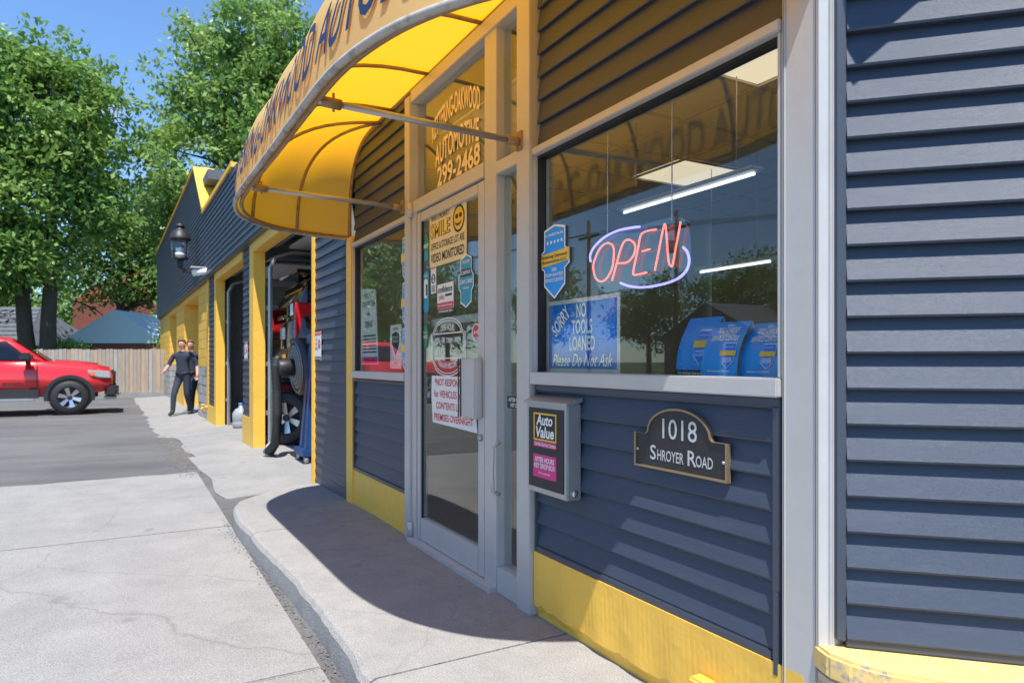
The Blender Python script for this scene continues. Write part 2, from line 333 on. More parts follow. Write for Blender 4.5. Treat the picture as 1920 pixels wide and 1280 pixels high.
# raised walk in front of the entry with a worn rounded kerb
walk = thing('sidewalk', (-4, -.45, 0)); walk['kind'] = 'structure'
edge = [(1.6, -.93), (.6, -.92), (-1.2, -.91), (-2.4, -.89), (-3.1, -.86), (-3.7, -.87), (-4.72, -.915), (-5.3, -.935), (-5.66, -.935), (-5.95, -.9), (-6.2, -.82), (-6.45, -.68), (-6.66, -.48), (-6.8, -.25), (-6.86, .02)]
def edge_y(x):
    for (a, b), (c, d) in zip(edge, edge[1:]):
        if c <= x <= a: return b + (d - b) * (a - x) / (a - c)
    return -.9
def walk_slab(x0, x1, last=False):
    out = []; x = x1
    while x > x0: out.append(x); x -= .09
    out.append(x0)
    top = [(q, edge_y(q)) for q in out]
    if last: top = [(q, edge_y(q)) for q in out if q > -5.7] + [p for p in edge if p[0] <= -5.7]
    poly = top + ([] if last else [(x0, .0)]) + [(x1, .0)]
    # kerb edge chipped and rounded: three rings
    v = []; f = []; k = len(poly); ne = len(top)
    zz = lambda x: -.035 if x < -6.3 else (-.02 * (-(x + 5.4)) if x < -5.4 else 0)
    jit = [random.uniform(-.008, .008) for _ in range(k)]
    for lev, (off, dz) in enumerate(((.035, 0), (.012, -.008), (-.004 + 0, -.03), (-.012, -.2))):
        for i, (px, py) in enumerate(poly):
            if i < ne:
                nx, ny = (0, 1) if px > -5.5 else ((-5.2 - px), (-.1 - py)); ln = math.hypot(nx, ny); nx /= ln; ny /= ln
                o_ = off + (jit[i] if lev < 3 else jit[i] * .6)
                v.append((px + nx * o_, py + ny * o_, zz(px) + dz))
            else: v.append((px, py, zz(px) + (dz if lev == 3 else 0)))
    f.append(tuple(range(k)))
    for lev in range(3):
        for i in range(k):
            j = (i + 1) % k; f.append((lev * k + i, (lev + 1) * k + i, (lev + 1) * k + j, lev * k + j))
    mesh('walk_slab', v, f, CONC2, walk)
walk_slab(-2.42, 1.6); walk_slab(-4.9, -2.432); walk_slab(-6.9, -4.912, True)
# grit that collects along the foot of the kerb
gv = []; gf = []
for i in range(800):
    x = random.uniform(-6.5, .5); y = edge_y(x) - abs(random.gauss(.0, .03)) - .015; s = random.uniform(.0015, .006); b = len(gv); z = -.124
    for dx, dy, dz in ((-1, -1, 0), (1, -1, 0), (1, 1, 0), (-1, 1, 0), (0, 0, 1.3)): gv.append((x + dx * s * random.uniform(.6, 1.2), y + dy * s * random.uniform(.6, 1.2), z + dz * s))
    gf += [(b, b + 1, b + 4), (b + 1, b + 2, b + 4), (b + 2, b + 3, b + 4), (b + 3, b, b + 4)]
props(mesh('gravel', gv, gf, GRAVEL), 'dark grit gathered along the foot of the kerb', 'gravel', kind='stuff')
gv = []; gf = []
for i in range(900):
    x = random.uniform(-13.5, -8.4); y = .02 * (x + 6.9) - .93 + random.gauss(0, .09); s = random.uniform(.004, .016); b = len(gv); z = -.13
    for dx, dy, dz in ((-1, -1, 0), (1, -1, 0), (1, 1, 0), (-1, 1, 0), (0, 0, 1.0)): gv.append((x + dx * s * random.uniform(.6, 1.4), y + dy * s * random.uniform(.6, 1.4), z + dz * s))
    gf += [(b, b + 1, b + 4), (b + 1, b + 2, b + 4), (b + 2, b + 3, b + 4), (b + 3, b, b + 4)]
props(mesh('gravel', gv, gf, GRAVEL), 'loose crumbled gravel where asphalt meets the apron', 'gravel', kind='stuff')

# ================================================================== BUILDING
B = thing('auto_repair_shop', (-8, 1, 0), 'slate blue sided auto repair shop with yellow piers and open bays', 'building')
def siding(name, frame, a0, a1, z0, z1, parent=B, step=.1, p=.017, clip=None, wav=0.0, first=None):
    """lapped vinyl courses: every course is its own piece"""
    o, r, u = [Vector(q) for q in frame]; n = r.cross(u)
    pan = prism(name, [(a0, z0), (a1, z0), (a1, z1), (a0, z1)] if not clip else clip, frame, -.02, -.001, TRIM, parent)
    proto = None; z = z0
    while z < z1 - .004:
        h = min(step, z1 - z)
        b0, b1 = a0, a1
        if clip or wav or h < step - 1e-6 or proto is None:
            spans = [(a0, a1)]
            if clip:
                zm = z + h * .5; xs_ = []
                for (c0, d0), (c1, d1) in zip(clip, clip[1:] + clip[:1]):
                    if (d0 - zm) * (d1 - zm) < 0: xs_.append(c0 + (c1 - c0) * (zm - d0) / (d1 - d0))
                xs_.sort(); spans = list(zip(xs_[::2], xs_[1::2]))
            for b0, b1 in spans:
                k = max(1, int((b1 - b0) / .45)) if wav else 1; v = []; f = []
                for i in range(k + 1):
                    a = b0 + (b1 - b0) * i / k; dz = random.uniform(-wav, wav) if 0 < i < k else 0
                    for off, zz in ((0, z + h), (p * .93, z + .012), (p, z + .006), (p * .9, z), (0, z + .001)):
                        v.append(o + r * a + u * (zz + (dz if zz < z + h else 0)) + n * off)
                for i in range(k):
                    for q in range(4): f.append((i * 5 + q, i * 5 + q + 1, i * 5 + q + 6, i * 5 + q + 5))
                f += [(0, 1, 2, 3, 4), tuple(k * 5 + q for q in (4, 3, 2, 1, 0))]
                c = mesh('siding_course', v, f, SIDING, pan)
            if not (clip or wav) and h >= step - 1e-6: proto = c; pz = z
        else: dup(proto, u * (z - pz), pan)
        z += step
    return pan
def ubox(name, a0, a1, z0, z1, y0, y1, m, parent=B, bev=.003): return box(name, a0, a1, y0, y1, z0, z1, m, parent, bev)

# --- facade siding panels
siding('siding_panel', FAC, -2.655, -1.35, .325, 1.03, p=.021)
siding('siding_panel', FAC, -5.53, -4.32, .3, 1.0)
siding('siding_panel', FAC, -2.66, -1.32, 2.14, 4.25, step=.105)
siding('siding_panel', FAC, -5.56, -4.31, 2.14, 4.25, step=.105)
siding('siding_panel', FAC, -6.9, -5.75, -.03, 4.25, step=.1)
siding('siding_panel', FAC, -4.3, -2.68, 2.93, 4.25, step=.105)
# trims around the panels
for x0, x1, z0, z1 in ((-2.672, -2.655, .30, 1.03), (-1.35, -1.32, .30, 1.03), (-2.672, -1.32, 1.031, 1.056), (-2.655, -1.35, .296, .324),
                       (-5.545, -5.53, .28, 1.0), (-4.32, -4.305, .28, 1.0), (-5.545, -4.305, 1.001, 1.02), (-5.53, -4.32, .276, .299),
                       (-5.775, -5.75, -.03, 2.2), (-6.925, -6.9, -.05, 2.9)):
    ubox('trim_strip', x0, x1, z0, z1, -.026, .0, TRIM if x0 > -6.92 else YEL)
ubox('trim_strip', -1.343, -1.323, .26, .5, -.032, -.027, TRIM)
# yellow base course
ubox('base_wall', -5.72, -4.315, -.1, .275, -.018, .12, YEL, bev=.006)
def chipped(x0, x1, z1, y0):
    n0 = 60; v = []; f = []
    for i in range(n0 + 1):
        x = x0 + (x1 - x0) * i / n0; c = max(0, .5 * math.sin(i * .55) + random.uniform(-.4, .6)) * .022
        v += [(x, y0, z1), (x, y0 - .004 * math.sin(i * .7), .05 + c), (x, y0 + .02, .02 + c), (x, y0 + .025, -.1), (x, .12, z1)]
    for i in range(n0):
        for q in range(3): f.append((i * 5 + q, i * 5 + q + 1, i * 5 + q + 6, i * 5 + q + 5))
        f.append((i * 5, i * 5 + 5, i * 5 + 9, i * 5 + 4))
    return mesh('base_wall', v, f, YEL, B)
chipped(-2.67, -1.19, .297, -.03)
ubox('mortar_strip', -2.67, -1.19, -.1, .03, -.004, .1, CONC2)
ubox('yellow_post', -5.735, -5.56, -.03, 2.2, -.03, .06, YEL)
ubox('yellow_post', -5.70, -5.575, 1.45, 2.2, -.036, -.031, YEL)
# --- aluminium framing
def bar(x0, x1, z0, z1, y0=-.045, y1=.06, m=ALU, name='frame_bar', parent=B): return ubox(name, x0, x1, z0, z1, y0, y1, m, parent, .004)
bar(-4.3, -4.205, 0, 2.9); bar(-4.204, -4.125, 0.01, 2.2, -.03, .05)
bar(-3.165, -3.03, 0.0, 2.9, -.03); bar(-2.795, -2.675, 0.0, 2.93, -.05)
bar(-4.205, -3.165, 2.12, 2.2, -.035); bar(-4.205, -2.795, 2.845, 2.925, -.04); bar(-3.03, -2.795, 2.1, 2.165, -.035)
bar(-3.03, -2.795, .0, .13, -.03)
bar(-1.3135, -1.2, .19, 4.25, -.03, .08); bar(-1.306, -1.3, .19, 4.25, -.034, -.0305, ALU, 'gasket')
bar(-1.1995, -1.165, .19, 4.25, -.015, .06, WHITEP, 'corner_strip'); bar(-1.2, -1.192, .19, 4.25, -.036, -.0155)
# windows: frame bars and pane
def window(x0, x1, z0, z1, w=.035):
    wn_ = thing('window', ((x0 + x1) / 2, 0, z0), parent=B)
    bar(x0, x1, z0, z0 + w + .02, -.05, .05, parent=wn_); bar(x0, x1, z1 - w, z1, -.04, .05, parent=wn_)
    bar(x0, x0 + .01, z0 + w + .02, z1 - w, -.03, .05, parent=wn_); bar(x1 - .016, x1, z0 + w + .02, z1 - w, -.03, .05, parent=wn_)
    ubox('gasket', x0 + .01, x0 + .018, z0 + w + .02, z1 - w, -.012, .03, BLACK, wn_, 0); ubox('gasket', x0 + .018, x1 - .016, z1 - w - .012, z1 - w, -.012, .03, BLACK, wn_, 0)
    ubox('pane', x0 + .008, x1 - .014, z0 + w + .015, z1 - w + .003, .012, .018, GLASS, wn_, 0)
    return wn_
window(-2.675, -1.314, 1.058, 2.135); window(-5.55, -4.305, 1.03, 2.135)
ubox('pane', -3.03, -2.795, .125, 2.105, .012, .018, GLASS, B, 0); ubox('pane', -3.03, -2.795, 2.16, 2.85, .012, .018, GLASS, B, 0)
ubox('pane', -4.205, -3.165, 2.195, 2.85, .012, .018, GLASS, B, 0)
# glazed entry door
D = thing('door', (-3.65, 0, 0.02), parent=B)
bar(-4.12, -4.068, .03, 2.11, -.025, .025, parent=D, name='stile'); bar(-3.25, -3.172, .03, 2.11, -.025, .025, parent=D, name='stile')
bar(-4.068, -3.25, 2.05, 2.11, -.024, .024, parent=D, name='rail'); bar(-4.068, -3.25, .03, .17, -.024, .024, parent=D, name='rail')
ubox('pane', -4.07, -3.248, .165, 2.055, -.004, .002, GLASS, D, 0)
ubox('gasket', -4.068, -4.056, .17, 2.05, -.018, -.005, BLACK, D, 0)
bar(-4.05, -3.25, 1.385, 1.43, .04, .07, parent=D, name='push_bar')
ubox('pull_plate', -3.375, -3.19, .86, 1.18, -.075, -.026, ALU, D, .008)
for q in (-3.385, -3.36): ubox('pull_slot', q, q + .008, .862, 1.178, -.08, -.076, BLACK, D, 0)
lathe('lock_cylinder', [(.018, 0), (.018, .012), (.012, .016), (.004, .017)], (-3.212, -.025, .76), STEEL, D, 14, (0, -1, 0))
tube('pull_handle', [(-2.99, -.035, .5), (-2.985, -.075, .52), (-2.985, -.08, .62), (-2.985, -.075, .74), (-2.99, -.035, .76)], .011, ALU, D)
bar(-4.2, -3.03, -.01, .028, -.07, .05, parent=B, name='threshold')
lathe('hinge', [(.02, 0), (.02, .09)], (-4.19, -.045, 2.1), ALU, D, 12); lathe('hinge', [(.02, 0), (.02, .09)], (-4.19, -.045, .03), ALU, D, 12)

# --- chamfered corner wall to the right
q7 = math.sqrt(.5)
RW = ((-1.178, 0, 0), (q7, q7, 0), (0, 0, 1))
siding('siding_panel', RW, .035, 2.6, .425, 4.25, step=.0945, p=.027)
prism('trim_strip', [(.008, .42), (.034, .42), (.034, 4.25), (.008, 4.25)], RW, -.01, .022, TRIM, B, .003)
prism('corner_strip', [(-.035, .2), (.007, .2), (.007, 4.25), (-.035, 4.25)], RW, -.02, .012, WHITEP, B, .002)
prism('trim_strip', [(.034, .405), (2.6, .405), (2.6, .4245), (.034, .4245)], RW, -.01, .02, TRIM, B, .002)
led = [(-.03, -.03)] + [(.0 + .12 * math.sin(t), -.03 - .0 - .16 * (1 - math.cos(t)) / 1.0) for t in [math.pi / 2 * i / 8 for i in range(1, 9)]]
LP = [(-.045, .02), (-.04, -.02), (-.02, -.07), (.03, -.115), (.1, -.15), (.25, -.175), (.5, -.19), (2.6, -.2), (2.6, .02)]
LF = ((-1.178, 0, .0), (q7, q7, 0), (-q7, q7, 0))
prism('ledge', LP, LF, .335, .402, YELW, B, .008); prism('ledge_flashing', scale_poly(LP, .996, .93), LF, .315, .3345, STEEL, B)
prism('base_wall', scale_poly(LP, .99, .86), LF, -.1, .314, YEL, B, .006)
prism('shadow_plate', [(.1, -.0), (.45, -.0), (.34, -.165), (.17, -.29), (.1, -.2)], ((-1.178, 0, 2.55), (q7, q7, 0), (-q7, q7, 0)), 0, .05, TRIM, B)  # unseen plate added overhead, outlined to throw the shadow high on this wall

# --- office shell
for a in (('interior_wall', -5.7, -1.2, 4.2, 4.3, -.05, 3), ('interior_wall', -6.0, -5.76, .13, 4.3, -.05, 4.2)): box(*a, INT, B)
box('office_floor', -5.75, .4, .13, 4.2, -.1, .0, mat('office floor tile', (.22, .19, .16), .4, var=.15), B)
prism('interior_wall', [(.2, -.05), (6, -.05), (6, 4.2), (.2, 4.2)], RW, -.3, -.12, INT, B)
box('office_roof', -6.9, 1.2, .14, 5.2, 4.0, 4.25, SHING, B)
ceil = thing('ceiling', (-3.5, 2, 2.7), parent=B)
tp = None
for i in range(8):
    for j in range(6):
        if (i, j) in ((2, 3), (5, 1)): continue
        x, y = -5.7 + i * .61, .2 + j * .61
        if tp is None: tp = box('ceiling_tile', x + .012, x + .598, y + .012, y + .598, 2.702, 2.72, TILE, ceil); t0 = (x, y)
        else: dup(tp, (x - t0[0], y - t0[1], 0), ceil)
for i in range(9): box('grid_bar', -5.712 + i * .61, -5.688 + i * .61, .2, 3.9, 2.69, 2.7015, WHITEP, ceil)
for j in range(7): box('grid_bar', -5.7, -.8, .188 + j * .61, .212 + j * .61, 2.686, 2.6975, WHITEP, ceil)
for i, j in ((2, 3), (5, 1)): box('light_panel', -5.7 + i * .61 + .013, -5.7 + i * .61 + .597, .2 + j * .61 + .013, .2 + j * .61 + .597, 2.703, 2.715, LAMPW, ceil)

# --- garage wing, its wall turned a little from the office front
GP = Vector((-6.93, 0, 0)); XF[0] = Matrix.Translation(GP) @ Matrix.Rotation(math.atan(.02), 4, 'Z') @ Matrix.Translation(-GP)
HZ = 2.88
fas = [(-31.0, HZ), (-6.93, HZ), (-6.93, 3.9), (-11.5, 4.22), (-15.47, 4.3), (-17.1, 5.56), (-31.0, 5.56)]
GF = ((0, -.1, 0), (1, 0, 0), (0, 0, 1))
siding('fascia', GF, -31, -6.93, HZ, 5.56, clip=fas, wav=.006, p=.016)
box('fascia_soffit', -31, -6.93, -.1, .16, HZ - .022, HZ - .001, TRIM, B)
box('fascia_end', -31.03, -31.0, -.12, 9, HZ, 5.5, SIDING, B)
# yellow copings
for (xa, za), (xb, zb) in (((-31.05, 5.56), (-17.1, 5.56)), ((-15.47, 4.27), (-11.5, 4.22))):
    box('coping', xa, xb, -.14, .14, min(za, zb) - .0, max(za, zb) + .03, YEL, B)
prism('coping', [(-17.12, 5.61), (-17.12, 5.56), (-15.49, 4.3), (-15.44, 4.35)], ((0, -.14, 0), (1, 0, 0), (0, 0, 1)), -.45, 0, YEL, B)
prism('parapet_return', [(-17.1, 5.55), (-15.5, 4.3), (-17.1, 4.3)], ((0, .3, 0), (1, 0, 0), (0, 0, 1)), -.2, 0, TRIM, B)
box('garage_roof', -31, -15.6, .0, 9, 5.0, 5.2, SHING, B); box('garage_roof', -15.6, -6.9, .0, 9, 4.0, 4.2, SHING, B)
# piers
def pier(x0, x1, blocks=True, stone=False, depth=.3):
    p_ = thing('pier', ((x0 + x1) / 2, 0, -.1), parent=B)
    z = -.15; row = 0
    while z < HZ - .03:
        h = min(.2, HZ - .022 - z); n_ = max(1, round((x1 - x0) / .4)); w = (x1 - x0) / n_
        st = stone and z < .9
        off = 0 if row % 2 == 0 else w / 2
        cuts = [x0] + [x0 + off + w * i for i in range(n_ + 1) if x0 + .05 < x0 + off + w * i < x1 - .05] + [x1]
        for c0, c1 in zip(cuts, cuts[1:]):
            box('stone_block' if st else 'block', c0 + .003, c1 - .003, random.uniform(-.012, .004) if st else random.uniform(-.002, .002), depth, z + .003, z + h - .003, STONE if st else YEL, p_, .008 if st else .004)
        z += .2; row += 1
    box('mortar', x0 + .01, x1 - .01, .008, depth - .01, -.15, HZ - .03, YEL if not stone else CONC, p_)
pier(-31, -26.02, stone=True, depth=.5); pier(-23.25, -20.85, depth=.5); pier(-17.34, -15.62, stone=True, depth=.5)
siding('siding_panel', ((0, .0, 0), (1, 0, 0), (0, 0, 1)), -15.3, -14.42, .28, HZ - .02)
siding('siding_panel', ((0, .0, 0), (1, 0, 0), (0, 0, 1)), -11.17, -10.56, .35, HZ - .02)
for x0, x1, z0 in ((-15.62, -15.3, -.14), (-14.42, -14.17, -.14), (-10.56, -10.24, -.14), (-15.3, -14.42, -.14), (-11.17, -10.56, -.14)):
    z1 = HZ - .022 if z0 < 0 and x1 - x0 < .4 else (.28 if x0 < -14 else .35)
    box('yellow_trim', x0, x1, -.022, .14, z0, z1, YEL, B, .005)
box('yellow_trim', -6.99, -6.93, -.03, .12, -.1, HZ - .022, YEL, B, .004)
for x0, x1 in ((-14.17, -11.17), (-10.24, -6.99)):
    box('header', x0, x1, -.03, .14, HZ - .16, HZ - .023, YEL, B, .004)
    tr = thing('door_track', (x0, .2, 0), parent=B)
    tube('rail', [(x0 + .05, .2, -.05), (x0 + .05, .2, 2.5), (x0 + .05, .28, 2.66), (x0 + .05, .5, 2.74), (x0 + .05, 2.6, 2.76)], .035, STEEL, tr, 6, smooth=False)
    tube('rail', [(x1 - .05, .2, -.05), (x1 - .05, .2, 2.5), (x1 - .05, .28, 2.66), (x1 - .05, .5, 2.74), (x1 - .05, 2.6, 2.76)], .035, STEEL, tr, 6, smooth=False)
    for z in (.4, 1.1, 1.9): box('bracket', x0 - .02, x0 + .04, .15, .24, z, z + .06, STEEL, tr)
    dr = thing('overhead_door', ((x0 + x1) / 2, 1.6, 2.8), parent=B)
    for k in range(4): box('door_section', x0 + .1, x1 - .1, .45 + k * .55, .98 + k * .55, 2.79, 2.83, WHITEP, dr, .005)
    box('spring_shaft', x0 + .1, x1 - .1, .25, .29, 2.8, 2.84, STEEL, dr)
for x0, x1 in ((-26.02, -23.25), (-20.85, -17.34)):
    box('header', x0, x1, .0, .45, HZ - .16, HZ - .023, YEL, B, .004)
    dr = thing('overhead_door', ((x0 + x1) / 2, .42, 0), parent=B)
    for k in range(5): box('door_section', x0 + .02, x1 - .02, .42, .46, -.12 + k * .57, .44 + k * .57, GINT, dr, .01)
# workshop shell
box('workshop_floor', -31, -6.95, .3, 9, -.2, -.052, CONC, B)
box('workshop_wall', -31, -6.9, 8.9, 9, -.1, 5, GINT, B); box('workshop_wall', -15.5, -15.3, .35, 8.9, -.1, 4, GINT, B); box('workshop_wall', -6.96, -6.86, .13, 8.9, -.1, 4, GINT, B)
box('workshop_ceiling', -15.3, -6.96, .3, 8.9, 3.6, 3.7, GINT, B)
for k, z in enumerate((1.95, 2.35)): tube('wall_pipe', [(-15.25, .6 + k * .1, z), (-15.25, 8, z)], .03, WHITEP, B, 8)
for y in (.9, 1.1, 1.5): tube('conduit', [(-15.27, y, 0.9), (-15.27, y, 1.95)], .014, STEEL, B, 6)
box('switch_box', -15.3, -15.22, .78, .98, .9, 1.2, PLAST, B, .01)
XF[0] = Matrix.Identity(4)
# ================================================================== AWNING
rimpts = [(-5.705, 0), (-5.70, .12), (-5.68, .28), (-5.61, .5), (-5.47, .73), (-5.2, .92), (-4.87, 1.01), (-4.5, 1.035), (-4.0, 1.03), (-3.45, 1.02), (-2.95, 1.015), (-2.45, 1.0),
          (-2.1, .94), (-1.85, .84), (-1.65, .7), (-1.5, .52), (-1.4, .34), (-1.28, .16), (-1.205, 0)]
cum = [0]
for (a, b), (c, d) in zip(rimpts, rimpts[1:]): cum.append(cum[-1] + math.hypot(c - a, d - b))
RL = cum[-1]
def rim(s):
    s = min(max(s, 0), RL)
    for i in range(len(cum) - 1):
        if s <= cum[i + 1] + 1e-9:
            t = (s - cum[i]) / (cum[i + 1] - cum[i])
            def cr_(k):
                p0 = rimpts[max(i - 1, 0)][k]; p1 = rimpts[i][k]; p2 = rimpts[i + 1][k]; p3 = rimpts[min(i + 2, len(rimpts) - 1)][k]
                return .5 * (2 * p1 + (p2 - p0) * t + (2 * p0 - 5 * p1 + 4 * p2 - p3) * t * t + (3 * p1 - p0 - 3 * p2 + p3) * t ** 3)
            return cr_(0), max(cr_(1), 0)
def s_at_x(x):
    return min((abs(rim(RL * i / 600)[0] - x), RL * i / 600) for i in range(601))[1]
AZ, AT = 2.205, .75
ribS = [0, RL * .085, RL * .175, s_at_x(-4.62), s_at_x(-3.93), s_at_x(-3.2), s_at_x(-2.45), RL * .83, RL * .92, RL]
def awn(s, ph, lift=0.0, bulge=True):
    xr, w = rim(s); xs_ = min(max(xr, -4.9), -2.05)
    AP = 3.1 - .45 * min(1, w / 1.0)
    c = max(math.cos(ph), 0) ** (2 / AP); q = max(math.sin(ph), 0) ** (2 / AP)
    c *= 1 - .04 * q * min(1, w / .6)
    bl = 0
    if bulge:
        for a, b in zip(ribS, ribS[1:]):
            if a <= s <= b: bl = .035 * math.sin(math.pi * (s - a) / (b - a)) ** .8 * math.sin(2 * ph) ** .8 if 0 < ph < math.pi / 2 else 0
    dx, dy = xr - xs_, -w; ln = math.hypot(dx, dy) or 1
    k = 1 + (bl + lift) / ln
    return Vector((xs_ + dx * c * k, dy * c * k - .012, AZ + AT * q + (bl + lift) * q))
A = thing('awning', (-3.45, -.5, AZ), 'rounded yellow fabric awning with navy lettering over the shop entry', 'awning')
NP = 14
phs = [math.pi / 2 * (i / NP) ** 1.0 for i in range(NP + 1)]
for a, b in zip(ribS, ribS[1:]):
    k = max(4, int((b - a) / .07)); v = []; f = []
    for i in range(k + 1):
        for ph in phs: v.append(awn(a + (b - a) * i / k, ph))
    for i in range(k):
        for j in range(NP): f.append((i * (NP + 1) + j, i * (NP + 1) + j + 1, (i + 1) * (NP + 1) + j + 1, (i + 1) * (NP + 1) + j))
    mesh('fabric_panel', v, f, AWN, A, True)
for s in ribS:
    tube('rib', [awn(s, ph, -.02, False) for ph in phs], .012, RUSTY, A, 8)
tube('rim_piping', [Vector((rim(RL * i / 90)[0], -rim(RL * i / 90)[1] - .012, AZ - .008)) for i in range(91)], .015, AWNRIM, A, 8)
tube('rim_bar', [Vector((rim(RL * i / 90)[0], -max(rim(RL * i / 90)[1] - .028, 0), AZ + .004)) for i in range(91)], .013, RUSTY, A, 8)
tube('wall_bar', [awn(0, ph, -.008, False) for ph in phs] + [(-4.2, -.012, AZ + AT - .01), (-2.6, -.012, AZ + AT - .01)] + [awn(RL, ph, -.008, False) for ph in phs[::-1]], .014, RUSTY, A, 8)
for x in (-4.32, -2.76):
    w = rim(s_at_x(x))[1]
    rd = tube('support_rod', [(x, -.05, AZ - .02), (x, -w + .03, AZ + .0)], .0145, STEEL, A, 10)
    tube('rod_joint', [(x, -w + .12, AZ - .003), (x, -w + .04, AZ)], .022, RUSTY, rd, 10); tube('rod_joint', [(x, -.05, AZ - .02), (x, -.12, AZ - .019)], .02, RUSTY, rd, 10)
    box('wall_plate', x - .025, x + .025, -.058, -.046, AZ - .06, AZ + .03, RUSTY, rd, .003)
    tube('bolt', [(x, -w + .09, AZ - .035), (x, -w + .09, AZ + .04)], .006, RUSTY, rd, 6)
# lettering wrapped round the front
v, f = text_data('KETTERING-OAKWOOD AUTOMOTIVE', .285, .012, .28)
x0, x1 = min(p[0] for p in v), max(p[0] for p in v); k = 3.5 / (x1 - x0); y0 = min(p[1] for p in v)
bm = bmesh.new(); vv = [bm.verts.new(((x - (x0 + x1) / 2) * k, y - y0, 0)) for x, y in v]
for q in f:
    try: bm.faces.new([vv[i] for i in q])
    except ValueError: pass
bmesh.ops.triangulate(bm, faces=bm.faces[:])
for _ in range(3):
    bmesh.ops.subdivide_edges(bm, edges=[e for e in bm.edges if e.calc_length() > .035], cuts=1); bmesh.ops.triangulate(bm, faces=bm.faces[:])
fine = [math.pi / 2 * i / 200 for i in range(201)]; mid = s_at_x(-3.45); pc = [0]
for i in range(200): pc.append(pc[-1] + (awn(mid, fine[i + 1], 0, False) - awn(mid, fine[i], 0, False)).length)
def ph_at(h):
    for i in range(200):
        if pc[i + 1] >= h: return fine[i] + (fine[1]) * (h - pc[i]) / (pc[i + 1] - pc[i])
    return fine[-1]
for q in bm.verts: q.co = awn(RL / 2 + q.co.x + .43, ph_at(q.co.y + .075), .009)
bm_mesh('lettering', bm, NAVY, A)

# ================================================================== SIGNS AND STICKERS
def board(name, label, cat, pts, m, y, th=.003, frame=None, group=None, rim_m=None, rim_k=.94):
    fr = frame or fac(y); o = prism(name, pts, fr, 0, th, m); props(o, label, cat, group)
    if rim_m: ring('border', scale_poly(pts, 1.0), scale_poly(pts, rim_k, rim_k), fr, th + .0005, th + .0015, rim_m, o)
    return o, fr
def rect(x0, x1, z0, z1): return [(x0, z0), (x1, z0), (x1, z1), (x0, z1)]
# transom lettering (on the glass)
tl = thing('transom_lettering', (-3.6, .01, 2.25), 'cream arched shop name and phone number on the transom glass', 'lettering')
fr = fac(.009)
text('KETTERING-OAKWOOD', fr, -3.62, 2.655, .15, CREAM, tl, fit=.66, vs_=1.15, bold=.02, warp=lambda x, y: (x, y * (1 - .25 * (x / .33) ** 2 * 0) - .085 * (x / .33) ** 2))
text('AUTOMOTIVE', fr, -3.6, 2.44, .15, CREAM, tl, fit=.6, vs_=1.1, bold=.02, warp=lambda x, y: (x, y * (1.15 - .1 * (x / .3) ** 2) - .03 * (x / .3) ** 2))
text('299-2468', fr, -3.58, 2.28, .155, CREAM, tl, fit=.58, bold=.025, vs_=1.05)
# door stickers
DY = -.0065
dfr = fac(DY)
o, fr = board('smile_sign', 'yellowed private property smile notice at the top of the entry door', 'sign', rrect(.53, .33, .03, 4, -3.69, 1.905), SMILEBG, DY, .002)
text('PRIVATE PROPERTY', fr, -3.79, 2.035, .042, INK, o, .003, fit=.28); text('SMILE', fr, -3.79, 1.955, .12, INK, o, .003, fit=.3, bold=.03)
text('SMILE', fr, -3.79, 1.955, .12, SGOLD, o, .0045, fit=.285, bold=.0); text('OFFICE & STORAGE LOT ARE', fr, -3.69, 1.862, .06, INK, o, .003, fit=.48); text('VIDEO MONITORED', fr, -3.69, 1.79, .075, INK, o, .003, fit=.48, bold=.02)
ring('face_ring', circ(.078, .078, 28, -3.525, 1.975), circ(.066, .066, 28, -3.525, 1.975), fr, .0025, .004, INK, o); prism('face_disc', circ(.066, .066, 24, -3.525, 1.975), fr, .0022, .003, SGOLD, o)
for q in (-3.55, -3.50): prism('lens', circ(.02, .014, 14, q, 1.99), fr, .0032, .004, INK, o)
text(')', fr, -3.525, 1.945, .09, INK, o, .0045, rot=-math.pi / 2, bold=.02)
def sticker(name, label, pts, m, cat='sticker'): return board(name, label, cat, pts, m, DY, .0015)
o, fr = sticker('award_sticker', 'tall green pointed sticker beside the smile notice on the door', [(-4.045, 1.79), (-3.975, 1.79), (-3.97, 1.92), (-4.01, 1.975), (-4.05, 1.92)], GREEN); text('BEST', fr, -4.01, 1.885, .035, WHITE, o, .003); prism('panel', rect(-4.04, -3.98, 1.8, 1.85), fr, .002, .0025, TEAL, o)
o, fr = sticker('welcome_sticker', 'tall teal welcome sticker on the hinge side of the door', rrect(.085, .26, .03, 4, -4.015, 1.6), TEAL); prism('panel', rrect(.06, .12, .02, 4, -4.015, 1.62), fr, .002, .0025, PAPER, o); text('WELCOME', fr, -4.015, 1.7, .02, WHITE, o, .003, fit=.065); prism('phone_shape', rrect(.022, .07, .006, 3, -4.0, 1.61), fr, .003, .0035, INK, o)
o, fr = sticker('notice_sticker', 'narrow pink and white no smoking sticker on the door', rect(-3.935, -3.855, 1.58, 1.755), PAPER); text('NO SMOKING', fr, -3.895, 1.735, .018, RED, o, .003, fit=.07); ring('stop_ring', circ(.03, .03, 24, -3.895, 1.67), circ(.022, .022, 24, -3.895, 1.67), fr, .002, .003, INK, o); text('NO', fr, -3.895, 1.67, .026, INK, o, .003)
for k in range(3): prism('print_line', rect(-3.925, -3.865, 1.592 + k * .014, 1.598 + k * .014), fr, .002, .0025, INK, o)
o, fr = sticker('warranty_sticker', 'white sticker reading confidence plus with a red strip on the door', rect(-3.835, -3.6, 1.475, 1.625), PAPER); text('confidence', fr, -3.72, 1.59, .055, INK, o, .003, fit=.21); text('plus', fr, -3.765, 1.548, .05, RED, o, .003, bold=.0); prism('strip', rect(-3.833, -3.602, 1.477, 1.512), fr, .0018, .0025, RED, o); text('North American Warranty', fr, -3.717, 1.495, .02, WHITE, o, .004, fit=.21)
